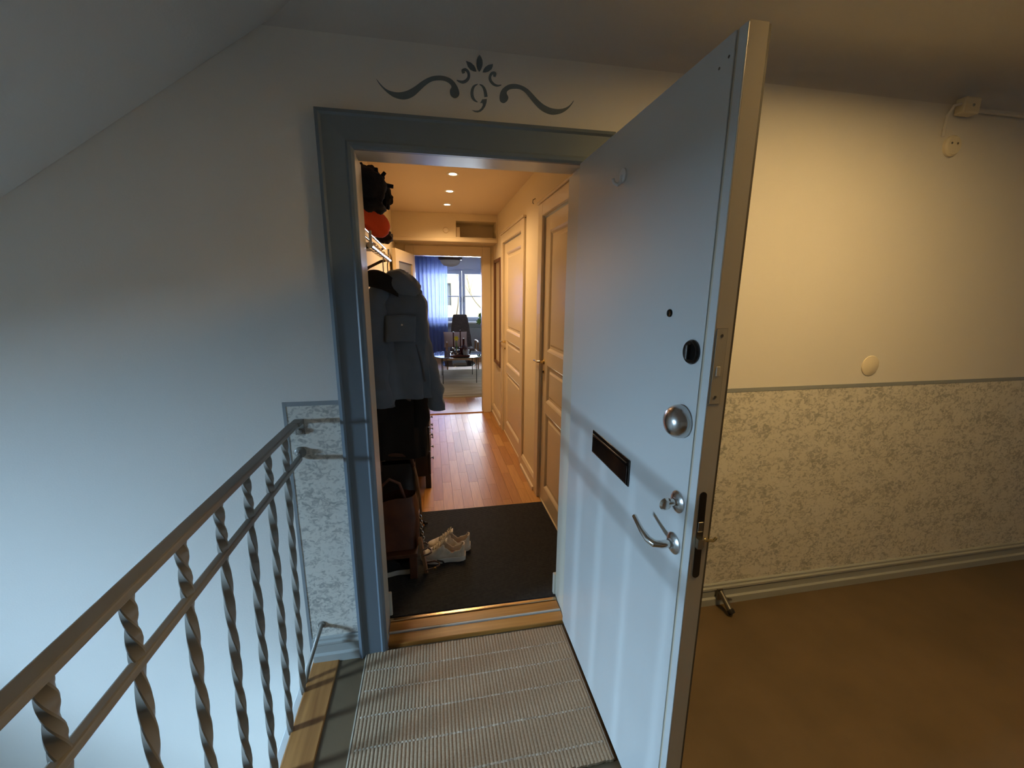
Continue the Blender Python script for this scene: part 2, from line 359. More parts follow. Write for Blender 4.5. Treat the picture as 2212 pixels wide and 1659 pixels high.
# thumb turn
tt = MB().lathe([(.026, 0), (.0265, .003), (.021, .007), (.0115, .009), (.0105, .012), (0, .012)], (DX, .818, 1.065), A, 32).build('thumb_rosette', M_chromed, d1, smooth=True)
MB().tube([(DX-.010, .818, 1.065), (DX-.026, .818, 1.065)], [.009, .007], 12).build('thumb_stem', M_chrome, tt, smooth=True)
MB().lathe([(0, -.0065), (.012, -.006), (.0165, 0), (.012, .006), (0, .0065)], (DX-.032, .818, 1.062), (0, 1, 0), 20, sx=1.0, sy=1.0).build('thumb_grip', M_chrome, tt, smooth=True)
# lever handle
lh = MB().lathe([(.026, 0), (.0265, .003), (.021, .007), (.0125, .009), (.0115, .014), (0, .014)], (DX, .818, .955), A, 32).build('handle_rosette', M_chromed, d1, smooth=True)
MB().tube([(DX-.012, .818, .955), (DX-.034, .818, .955), (DX-.050, .823, .956), (DX-.058, .840, .959), (DX-.060, .868, .966), (DX-.058, .900, .975), (DX-.057, .915, .979)],
          [.0095, .0095, .0095, .0085, .0068, .0062, .0058], 14).build('lever', M_chrome, lh, smooth=True)
# adhesive hook
hk = MB().lathe([(.020, 0), (.020, .004), (.0175, .006), (0, .006)], (DX, 1.229, 1.886), A, 28, sx=1, sy=1, ref=(0, 0, 1)).build('adhesive_hook', M_white, d1, smooth=True); hk['label'] = 'white round plastic hook stuck on the door'
MB().tube([(DX-.005, 1.229, 1.886), (DX-.008, 1.229, 1.868), (DX-.018, 1.229, 1.860), (DX-.028, 1.231, 1.866), (DX-.031, 1.233, 1.876)], [.006, .006, .0055, .005, .005], 10).build('hook_finger', M_white, hk, smooth=True)
for yy, zz in ((.800, 1.985), (.826, 1.977)): MB().lathe([(0, .0006), (.0028, .0006), (.0028, 0)], (DX, yy, zz), A, 10).build('screw_hole', M_seal, d1)
for zz in (.30, 1.75):
    MB().tube([(DX+DT+.014, YH+.004, zz), (DX+DT+.014, YH+.004, zz+.11)], .0085, 12).build('hinge', M_steel, d1, smooth=True)

# ------------------------------------------------------------------ stencil above the door
st = empty('painted_ornament', px(1035, 190, 1, D), 'grey-blue painted scrolls, leaves and number 9 above the entrance doorway', 'wall decoration')
def cz(u, v): return px(780+u/4.608, 80+v/4.608, 1, D)
def paint(name, poly):
    MB().prism([cz(u, v)+Vector((0, -.0012, 0)) for u, v in poly], (0, .0012, 0)).build(name, M_stencil, st)
def dense(poly, k=4):     # smooth closed outline
    n = len(poly); out = []
    for i in range(n):
        p0, p1, p2, p3 = [Vector(poly[(i+j-1) % n]) for j in range(4)]
        for s_ in range(k):
            t = s_/k; out.append(tuple(.5*((2*p1)+(-p0+p2)*t+(2*p0-5*p1+4*p2-p3)*t*t+(-p0+3*p1-3*p2+p3)*t**3)))
    return out
paint('scroll', dense([(150,415),(200,475),(260,525),(330,548),(400,550),(470,530),(540,490),(600,445),(660,410),(720,390),(790,385),(860,400),(910,430),(950,480),(975,540),(975,580),(950,605),(920,605),(890,575),(885,530),(900,500),(890,475),(860,450),(820,435),(770,432),(710,440),(650,475),(590,530),(530,585),(470,615),(410,622),(340,605),(280,570),(220,515),(175,460)], 3))
paint('scroll', dense([(2115,632),(2075,680),(2020,710),(1960,718),(1890,708),(1820,675),(1760,625),(1710,570),(1660,520),(1600,485),(1530,468),(1470,475),(1420,505),(1390,545),(1378,595),(1385,640),(1420,658),(1455,635),(1465,600),(1450,565),(1455,540),(1485,520),(1530,515),(1580,520),(1630,550),(1680,610),(1740,680),(1800,735),(1870,768),(1930,773),(2000,755),(2060,715),(2105,660)], 3))
paint('leaf', [(1178,178),(1195,200),(1207,230),(1210,260),(1207,290),(1195,322),(1176,348),(1158,322),(1149,290),(1147,260),(1150,228),(1162,198)])
paint('leaf', [(1043,238),(1090,255),(1125,285),(1141,315),(1148,345),(1122,342),(1090,328),(1062,295)])
paint('leaf', [(1312,270),(1310,295),(1298,320),(1265,345),(1238,352),(1210,352),(1218,325),(1235,300),(1268,278)])
def sm(pts, k=4):
    out = []
    for i in range(len(pts)-1):
        p0, p1, p2, p3 = [Vector(pts[min(max(i+j-1, 0), len(pts)-1)]) for j in range(4)]
        for s_ in range(k):
            t = s_/k; out.append(tuple(.5*((2*p1)+(-p0+p2)*t+(2*p0-5*p1+4*p2-p3)*t*t+(-p0+3*p1-3*p2+p3)*t**3)))
    return out+[tuple(pts[-1])]
paint('curl', stroke(sm([(952,430,8),(985,445,22),(1020,448,30),(1055,428,30),(1072,392,28),(1065,350,27),(1040,325,28),(1016,335,32),(1022,362,26)])))
paint('curl', stroke(sm([(1395,478,8),(1355,485,18),(1315,467,24),(1287,430,25),(1284,392,25),(1302,362,27),(1330,363,32),(1326,396,24)])))
paint('digit_stroke', stroke(sm([(1160,470,6),(1122,493,22),(1104,545,30),(1110,600,28),(1135,634,18),(1160,648,6)])))
paint('digit_stroke', stroke(sm([(1180,472,6),(1210,490,18),(1232,532,28),(1243,597,32)])))
paint('digit_stroke', [(1252,618),(1205,622),(1185,658),(1208,655),(1212,678),(1196,710),(1170,732),(1140,735),(1103,728),(1130,747),(1160,752),(1190,743),(1215,722),(1236,690),(1248,655)])

# ------------------------------------------------------------------ railing
RX = -.512
rl = empty('stair_railing', (RX, 1.0, 0), 'grey painted metal railing with twisted bars beside the landing', 'railing')
def flatbar(name, path, w, t, parent, material=M_iron):   # bar along y
    (x, y0, z), (x1, y1, z1) = path
    return MB().obox(((x+x1)/2, (y0+y1)/2, (z+z1)/2), (w/2, 0, 0), (0, (y1-y0)/2, 0), (0, 0, t/2)).build(name, material, parent, bevel=.004)
flatbar('handrail', ((RX, -1.2, 1.068), (RX, D-.045, 1.068)), .034, .018, rl)
flatbar('middle_rail', ((RX, -1.2, .927), (RX, D-.045, .927)), .020, .018, rl)
# wall brackets
br = B(RX-.012, RX+.024, D-.050, D, 1.062, 1.078).build('rail_end', M_iron, rl, bevel=.003)
B(RX-.008, RX+.026, D-.006, D-.0002, 1.018, 1.080).build('wall_plate', M_iron, br, bevel=.002)
MB().lathe([(.010, 0), (.010, .006), (.006, .010), (0, .011)], (RX+.009, D-.006, 1.034), (0, -1, 0), 6).build('bolt_head', M_iron, br)
b2 = B(RX-.010, RX+.010, D-.050, D-.010, .918, .936).build('rail_end', M_iron, rl, bevel=.003)
MB().lathe([(.021, 0), (.022, .006), (.015, .012), (0, .013)], (RX+.002, D, .948), (0, -1, 0), 20).build('rosette', M_iron, b2, smooth=True)
MB().lathe([(.011, 0), (.010, .010), (.005, .014), (0, .014)], (RX+.002, D-.012, .948), (0, -1, 0), 8).build('bolt_head', M_iron, b2)
b3 = MB().tube([(RX+.012, D, .172), (RX+.012, D-.028, .170), (RX+.004, D-.050, .150), (RX-.026, D-.095, .06), (RX-.043, D-.12, -.02)], .0085, 10).build('lower_stay', M_iron, rl, smooth=True)
MB().lathe([(.016, 0), (.015, .006), (0, .008)], (RX+.012, D, .172), (0, -1, 0), 14).build('rosette', M_iron, b3, smooth=True)
def twist_bar(y, lean):
    m = MB(); hw, ht = .0105, .0080
    def ring(z, a):
        x = RX+(-.036)*max(0, min(1, (1.0-z)/1.0)) if lean else RX
        c, s_ = cos(a), sin(a)
        return [(x+u*c-v*s_, y+u*s_+v*c, z) for u, v in ((hw, -ht*.75), (hw, ht*.75), (hw*.8, ht), (-hw*.8, ht), (-hw, ht*.75), (-hw, -ht*.75), (-hw*.8, -ht), (hw*.8, -ht))]
    vs = []; n = 0
    zt, zm, zb = 1.060, .927, -.03
    N1, N2 = 26, 96
    for i in range(N1+1): z = zt+(zm-zt)*i/N1; vs += ring(z, pi*1.5*i/N1); n += 1
    for i in range(1, N2+1): z = zm+(zb-zm)*i/N2; vs += ring(z, pi*1.5+pi*5.25*i/N2); n += 1
    fs = [(i*8+k, i*8+(k+1) % 8, (i+1)*8+(k+1) % 8, (i+1)*8+k) for i in range(n-1) for k in range(8)]+[tuple(range(8))[::-1], tuple((n-1)*8+k for k in range(8))]
    m.add(vs, fs); return m
proto = twist_bar(0, True).build('twisted_bar', M_iron, rl, smooth=True)
ys = [1.476-.1545*k for k in range(17)]
for i, y in enumerate(ys):
    o = proto if i == 0 else proto.copy()
    if i: C.objects.link(o)
    o.location = (0, y, 0)

# ------------------------------------------------------------------ door mat outside
dm = empty('door_mat', (.12, 1.3, 0), 'beige ribbed woven doormat with pale cross lines outside the threshold', 'doormat')
MX0, MX1, MY0, MY1 = -.320, .556, 1.015, 1.606
m = MB(); nr = 66
for k in range(nr):     # ribs run away from the camera
    x0 = MX0+(MX1-MX0)*k/nr; dx = (MX1-MX0)/nr
    pr = [(x0, .001), (x0, .0100), (x0+dx*.25, .0113), (x0+dx*.5, .012), (x0+dx*.75, .0113), (x0+dx, .0100), (x0+dx, .001)]
    y1 = MY0+.006*mnoise.noise((k*.9, 0, 1)); y2 = MY1-.004*mnoise.noise((k*.8, 4, 2))
    m.prism([(a, y1, b) for a, b in pr], (0, y2-y1, 0))
o = m.build('weave', M_matout, dm, smooth=True); o['kind'] = 'stuff'
for yy in (1.075, 1.20, 1.315, 1.42, 1.51):
    m = MB()
    m.grid(lambda u, v, yy=yy: (MX0+.01+(MX1-MX0-.02)*u, yy+.0035*(v-.5)*2+.004*mnoise.noise((u*4, yy, 0)), .0108+.0017*abs(sin(pi*nr*u))), 200, 2)
    m.build('pale_thread', M_matline, dm)
M_bind = mat('mat_binding', sl(150, 138, 120), .9, bump=.3, bscale=200)
for xx in (MX0-.004, MX1+.001): MB().tube([(xx, MY0+.002+.59*k/8, .0062) for k in range(9)], .0055, 8).build('binding', M_bind, dm, smooth=True)

# ------------------------------------------------------------------ fittings on the right wall
ds = empty('door_stop', (1.39, D-.03, 0), 'dark metal door stop on the skirting behind the open door', 'door stop')
B(1.372, 1.402, D-.034, D-.0262, .034, .098).build('base_plate', M_steel, ds, bevel=.002)
MB().tube([(1.387, D-.032, .085), (1.392, D-.062, .060), (1.398, D-.095, .030)], [.013, .012, .013], 12).build('arm', M_steel, ds, smooth=True)
MB().lathe([(0, 0), (.016, .001), (.018, .010), (.015, .022), (0, .024)], (1.398, D-.095, .030), (.25, -.75, -.6), 16).build('rubber_tip', mat('black_rubber', sl(30, 26, 22), .7), ds, smooth=True)
MB().tube([(1.40, D-.030, .052), (1.43, D-.034, .036), (1.455, D-.036, .030)], [.008, .007, .006], 8).build('bracket_arm', M_steel, ds, smooth=True)
M_cover = mat('cover_cream', sl(236, 226, 200), .45)
tag(MB().lathe([(.049, 0), (.0495, .003), (.044, .007), (0, .008)], px(1879, 790, 1, D), (0, -1, 0), 40).build('blank_cover_plate', M_cover, smooth=True),
    'round cream blank cover plate on the right wall above the dado', 'cover plate')
jb = empty('junction_box', px(2092, 232, 1, D-.02), 'painted junction box with cable where wall meets ceiling at far right', 'junction box')
j = px(2094, 230, 1, D-.03)
B(j.x-.042, j.x+.042, D-.045, D-.002, j.z-.032, j.z+.034).build('box', M_cover, jb, bevel=.008)
MB().lathe([(.006, 0), (.005, .003), (0, .003)], (j.x, D-.045, j.z), (0, -1, 0), 12).build('screw', M_border, jb)
MB().tube([(j.x+.042, D-.012, j.z-.004), (3.3, D-.012, j.z-.004), (XR-.01, D-.012, j.z-.004)], .008, 8).build('cable', M_wall, jb, smooth=True)
MB().tube([(j.x-.045, D-.03, j.z+.006), (j.x-.066, D-.020, j.z+.002), (j.x-.075, D-.008, j.z-.03), (j.x-.078, D-.007, j.z-.09), (j.x-.076, D-.007, j.z-.115)], .006, 8).build('cable', M_wall, jb, smooth=True)
dt = empty('ceiling_rose_plate', px(2058, 314, 1, D-.01), 'round painted wall outlet under the junction box', 'wall outlet')
c = px(2058, 315, 1, D-.01)
MB().lathe([(.043, 0), (.043, .010), (.036, .018), (0, .019)], (c.x, D, c.z), (0, -1, 0), 32).build('body', M_cover, dt, smooth=True)
for dx in (-.018, .014): MB().lathe([(.0045, 0), (.0045, .002), (0, .002)], (c.x+dx, D-.0175, c.z+.008), (0, -1, 0), 10).build('screw', M_seal, dt)
# flush ceiling lamp that lights this end of the landing, above the frame
LX, LY, LZ = 1.50, .60, CE+CV
wl = empty('ceiling_lamp', (LX, LY, LZ), 'flat round ceiling lamp over the right side of the landing', 'lamp')
MB().lathe([(.0, 0), (.18, 0), (.185, .01), (.185, .062), (.172, .064), (.163, .035), (0, .035)], (LX, LY, LZ), (0, 0, -1), 36).build('housing', M_white, wl, smooth=True)
MB().lathe([(0, .0355), (.160, .0355), (.160, .046), (0, .046)], (LX, LY, LZ), (0, 0, -1), 36).build('diffuser', mat('diffuser_glow', (1, .85, .6, 1), .4, emit=(1.0, .65, .26, 1), estr=92), wl)

# ================================================================== APARTMENT HALL
HX0, HX1 = -.39, .765; HY0, HY1 = D+.15, 5.22; HC = 2.40; BKY = 4.90
def plank_mat(name, a, b, c):
    m = bpy.data.materials.new(name); m.use_nodes = True; nt = m.node_tree; N = nt.nodes; L = nt.links; p = N['Principled BSDF']
    p.inputs['Roughness'].default_value = .36; p.inputs['Coat Weight'].default_value = .10; p.inputs['Coat Roughness'].default_value = .16
    oi = N.new('ShaderNodeObjectInfo'); r = N.new('ShaderNodeValToRGB'); e = r.color_ramp.elements; e[0].color = a; e[1].color = c; k = e.new(.5); k.color = b
    L.new(oi.outputs['Random'], r.inputs[0])
    tc = N.new('ShaderNodeTexCoord'); mp = N.new('ShaderNodeMapping'); mp.inputs['Scale'].default_value = (40, 2.5, 1); L.new(tc.outputs['Object'], mp.inputs[0])
    n = N.new('ShaderNodeTexNoise'); n.inputs['Scale'].default_value = 2; n.inputs['Detail'].default_value = 5; L.new(mp.outputs[0], n.inputs[0])
    x = N.new('ShaderNodeMix'); x.data_type = 'RGBA'; x.blend_type = 'MULTIPLY'; x.inputs[0].default_value = .35
    L.new(r.outputs[0], x.inputs[6]); r2 = N.new('ShaderNodeValToRGB'); r2.color_ramp.elements[0].color = (.45, .4, .35, 1); r2.color_ramp.elements[0].position = .3; r2.color_ramp.elements[1].position = .62
    L.new(n.outputs['Fac'], r2.inputs[0]); L.new(r2.outputs[0], x.inputs[7]); L.new(x.outputs[2], p.inputs['Base Color'])
    return m
M_parq = plank_mat('parquet_oak', sl(168, 116, 60), sl(186, 134, 74), sl(202, 154, 92))
M_sub = mat('subfloor', sl(60, 40, 24), .8)
def parquet(name, x0, x1, y0, y1, pw, lens, label):
    base = B(x0, x1, y0, y1, -.2, .004).build(name, M_sub); tag(base, label, kind='structure')
    bz = ORG[base.name]; n = round((x1-x0)/pw); pw = (x1-x0)/n; cache = {}
    for i in range(n):
        y = y0; first = True
        while y < y1-.02:
            l = random.choice(lens)
            if first: l = round(l*random.choice((.3, .55, .8)), 2); first = False
            l = min(l, y1-y)
            if y1-(y+l) < .08: l = y1-y
            key = round(l, 4)
            if key not in cache:
                o = B(-pw/2+.0006, pw/2-.0006, -l/2+.0006, l/2-.0006, 0, FZ-.005).build('plank', M_parq, org=(0, 0, 0)); cache[key] = o
            else:
                o = cache[key].copy(); C.objects.link(o)
            o.parent = base; o.location = Vector((x0+(i+.5)*pw, y+l/2, .005))-bz
            y += l
parquet('floor_hall', HX0, HX1, HY0, HY1, .072, (.36, .48, .60), 'glossy oak parquet floor of the hall')
tag(B(HX0-.1, HX0, HY0, HY1+.1, -.2, 2.6).build('wall_hall_left', M_hallw), 'cream hall wall behind the coats', kind='structure')
D1Y0, D1Y1, D2Y0, D2Y1, DZ = 1.93, 2.845, 3.525, 4.445, 2.05
slab('wall_hall_right', 0, HX1, HX1+.1, [HY0, HY1+.1], [-.2, 2.6], [(D1Y0, D1Y1, FZ, DZ), (D2Y0, D2Y1, FZ, DZ)], M_hallw, label='cream hall wall with two panelled doors')
tag(B(HX0-.1, HX1+.1, HY0, HY1+.1, HC, HC+.2).build('ceiling_hall', M_hallc), 'hall ceiling with three downlights', kind='structure')
# soft quarter round between right wall and ceiling
EX0, EX1, EZ = -.184, .631, 1.985
slab('wall_hall_end', 1, HY1, HY1+.1, [-2.3, 2.5], [-.2, 2.6], [(EX0, EX1, FZ, EZ)], M_hallw, label='hall end wall with the living room doorway')
slab('wall_bulkhead', 1, BKY, HY1-.001, [HX0+.001, HX1-.001], [2.135, HC-.001], [(.300, HX1-.012, 2.152, 2.325)], M_hallw, label='boxed-in bulkhead with a niche above the living room doorway')
B(.26, HX1-.001, HY1-.03, HY1-.002, 2.138, 2.33).build('niche_back', M_hallw, bpy.data.objects['wall_bulkhead'])
B(.302, .345, BKY+.03, BKY+.15, 2.153, 2.262).build('meter_cover', M_halld, bpy.data.objects['wall_bulkhead'], bevel=.004)
tag(B(HX0+.001, HX1-.001, BKY-.03, HY1-.001, 2.098, 2.1345).build('trim_ledge', M_halld, bevel=.006), 'painted ledge under the bulkhead', kind='structure')
tag(MB().lathe([(.032, 0), (.032, .008), (.026, .014), (.022, .010), (0, .010)], px(963, 497, 1, BKY), (0, -1, 0), 28).build('round_vent_cap', M_halld, smooth=True),
    'small round cream cap on the bulkhead beside the niche', 'wall cap')
# living room doorway casing
te = empty('trim_living_doorway', ((EX0+EX1)/2, HY1, FZ), 'cream casing around the living room doorway', kind='structure')
B(EX1, EX1+.098, HY1-.018, HY1, FZ, EZ+.10).build('casing', M_halld, te, bevel=.004)
B(EX0-.098, EX0, HY1-.018, HY1, FZ, EZ+.10).build('casing', M_halld, te, bevel=.004)
B(EX0, EX1, HY1-.018, HY1, EZ, EZ+.10).build('casing', M_halld, te, bevel=.004)
B(EX1-.012, EX1, HY1, HY1+.1, FZ, EZ).build('jamb', M_halld, te); B(EX0, EX0+.012, HY1, HY1+.1, FZ, EZ).build('jamb', M_halld, te)
B(EX0+.012, EX1-.012, HY1, HY1+.1, EZ-.012, EZ).build('jamb', M_halld, te)
tag(B(EX0, EX1, HY1-.02, HY1+.12, .0, FZ+.012).build('trim_living_threshold', M_oakx, bevel=.005), 'oak threshold of the living room doorway', kind='structure')

# panelled hall doors
def panel_door(name, y0, y1, label, hy, lever_dir, hinges):
    x = HX1+.006; t = .038; root = empty(name, (x+t/2, (y0+y1)/2, FZ), label, kind='structure')
    za, zb = FZ+.012, DZ-.012; ya, yb = y0+.004, y1-.004; sw = .105
    rails = [(za, .150), (.715, .800), (1.062, 1.160), (1.945, zb)]
    for a, b in ((ya, ya+sw), (yb-sw, yb)): B(x, x+t, a, b, za, zb).build('stile', M_halld, root, bevel=.002)
    for a, b in rails: B(x, x+t, ya+sw, yb-sw, a, b).build('rail', M_halld, root, bevel=.002)
    for (a, b) in zip(rails, rails[1:]):
        z0, z1, p0, p1 = a[1], b[0], ya+sw, yb-sw; k, g = .022, .038
        m = MB(); loops = [(0, 0), (.010, .004), (k, .014), (g, .014), (g+.014, .008)]
        vs = []
        for off, dep in loops: vs += [(x+dep, p0+off, z0+off), (x+dep, p1-off, z0+off), (x+dep, p1-off, z1-off), (x+dep, p0+off, z1-off)]
        n = len(loops); fs = [(i*4+j, i*4+(j+1) % 4, (i+1)*4+(j+1) % 4, (i+1)*4+j) for i in range(n-1) for j in range(4)]+[tuple((n-1)*4+j for j in range(4))]
        m.add(vs, fs); m.build('door_panel', M_halld, root)
    hz = 1.075 if name == 'door_2' else 1.035
    r = MB().lathe([(.020, 0), (.020, .003), (.012, .006), (.009, .008), (.009, .03)], (x, hy, hz), (-1, 0, 0), 18).build('handle_rosette', M_brass, root, smooth=True)
    MB().tube([(x-.028, hy, hz), (x-.045, hy+lever_dir*.012, hz), (x-.048, hy+lever_dir*.06, hz-.002), (x-.046, hy+lever_dir*.11, hz-.004)], [.008, .008, .006, .006], 10).build('lever', M_chrome, r, smooth=True)
    MB().lathe([(.014, 0), (.014, .003), (0, .004)], (x, hy, hz-.072), (-1, 0, 0), 14, sx=1, sy=1.5).build('key_escutcheon', M_brass, root, smooth=True)
    MB().lathe([(.005, .004), (.005, .010), (0, .010)], (x, hy, hz-.072), (-1, 0, 0), 8).build('keyhole', M_blackm, root)
    for z in hinges: B(x-.008, x+.004, ya-.004, ya+.010, z-.045, z+.045).build('hinge', M_steel, root)
    # casing around the opening
    tr = empty('trim_'+name, (HX1, (y0+y1)/2, FZ), label.replace('door', 'door casing'), kind='structure'); cw = .105
    xx = HX1
    B(xx-.020, xx, y1, y1+cw, FZ, DZ+.085).build('casing', M_halld, tr, bevel=.005)
    B(xx-.020, xx, y0-cw, y0, FZ+.010, DZ+.085).build('casing', M_halld, tr, bevel=.005)
    B(xx-.020, xx, y0, y1, DZ, DZ+.085).build('casing', M_halld, tr, bevel=.005)
    B(xx-.030, xx, y0-cw-.01, y1+cw+.01, DZ+.086, DZ+.104).build('cap_moulding', M_halld, tr, bevel=.005)
    B(xx, xx+.1, y0, y1, FZ-.004, FZ+.006).build('sill', M_halld, tr)
panel_door('door_2', D1Y0, D1Y1, 'cream three-panel door on the right nearest the entrance', 2.808, 1, ())
panel_door('door_3', D2Y0, D2Y1, 'cream three-panel door further down the hall beside the mirror', 4.392, 1, (1.778, .271))
for nm, y0, y1, lb in (('baseboard_hall_near', D1Y1+.106, D2Y0-.106, 'cream skirting between the two panelled doors'), ('baseboard_hall_far', D2Y1+.106, HY1-.019, 'cream skirting under the hall mirror')):
    p = [(HX1, FZ), (HX1-.030, FZ), (HX1-.030, FZ+.026), (HX1-.018, FZ+.034), (HX1-.018, FZ+.095), (HX1-.008, FZ+.118), (HX1, FZ+.120)]
    tag(MB().prism([(a, y0, b) for a, b in p], (0, y1-y0, 0)).build(nm, M_halld), lb, kind='structure')
# open living room door leaf
d4 = empty('door_4', (EX0+.01, HY1-.03, FZ), 'cream glazed living room door folded open against the left wall', kind='structure')
ha, hb = Vector((EX0-.005, HY1-.030, 0)), Vector((-.345, 4.43, 0)); dd = (hb-ha).normalized(); nn = Vector((-dd.y, dd.x, 0)); LL = (hb-ha).length
def lb_(s0, s1, z0, z1, t=.018, name='stile', mt=M_halld):
    c_ = ha+dd*(s0+s1)/2; MB().obox((c_.x, c_.y, (z0+z1)/2), dd*(s1-s0)/2, nn*t, (0, 0, (z1-z0)/2)).build(name, mt, d4, bevel=.002)
lb_(0, .11, FZ+.01, 1.975); lb_(LL-.11, LL, FZ+.01, 1.975)
for a, b in ((FZ+.01, .20), (.80, .92), (1.86, 1.975)): lb_(.11, LL-.11, a, b, name='rail')
lb_(.11, LL-.11, .20, .80, .008, 'door_panel')
lb_(.11, LL-.11, .92, 1.86, .003, 'pane', mat('door_glass_grey', sl(150, 152, 156), .12, spec=.6))

# downlights
for i, (x, y) in enumerate(DOWNLIGHTS):
    t = empty('downlight', (x, y, HC), ['recessed ceiling downlight nearest the entrance door', 'middle one of three recessed hall downlights', 'recessed ceiling downlight farthest down the hall'][i], 'ceiling light', 'recessed hall downlights')
    MB().lathe([(.030, 0), (.030, .002), (.044, .003), (.046, 0)], (x, y, HC), (0, 0, -1), 28).build('trim_ring', M_white, t, smooth=True)
    MB().lathe([(0, .004), (.018, .0035), (.028, .001)], (x, y, HC), (0, 0, -1), 20).build('bulb', mat('bulb_glow', (1, .9, .7, 1), .4, emit=(1, .78, .48, 1), estr=26), t, smooth=True)
# mirror
mr = empty('wall_mirror', (HX1, 4.73, .72), 'tall dark-framed mirror on the right hall wall', 'mirror')
MY0_, MY1_, MZ0, MZ1 = 4.553, 5.02, .72, 1.92; M_dwood = mat('walnut_frame', sl(92, 58, 34), .4, col2=sl(120, 80, 48), nscale=20, stretch=(1, 1, .1))
for a in ((MY0_, MY0_+.035, MZ0, MZ1), (MY1_-.035, MY1_, MZ0, MZ1), (MY0_+.035, MY1_-.035, MZ0, MZ0+.035), (MY0_+.035, MY1_-.035, MZ1-.035, MZ1)):
    B(HX1-.028, HX1-.001, *a).build('frame_bar', M_dwood, mr, bevel=.004)
B(HX1-.014, HX1-.010, MY0_+.035, MY1_-.035, MZ0+.035, MZ1-.035).build('mirror_glass', mat('mirror', (.78, .76, .72, 1), .05, 1), mr)
hkx = MB().tube([(HX1, 3.123, 2.215), (HX1-.018, 3.123, 2.205), (HX1-.020, 3.123, 2.185), (HX1-.012, 3.123, 2.178)], .003, 8).build('wall_hook', M_steel, smooth=True)
tag(hkx, 'tiny bent metal hook high on the hall wall between the doors', 'hook')
# ribbed entrance mat indoors
m = MB(); n = 120; x0, x1, y0, y1 = HX0+.005, HX1-.003, HY0+.006, 2.752
pf = [(y0, FZ+.0005)]
for k in range(n):
    a = y0+(y1-y0)*k/n; d = (y1-y0)/n; pf += [(a+d*.1, FZ+.0065), (a+d*.3, FZ+.0085), (a+d*.6, FZ+.0085), (a+d*.85, FZ+.0062)]
pf += [(y1, FZ+.0005)]
tag(m.prism([(x0, a, b) for a, b in pf], (x1-x0, 0, 0)).build('entrance_mat', M_matin), 'dark charcoal ribbed mat covering the hall floor inside the entrance', 'mat')

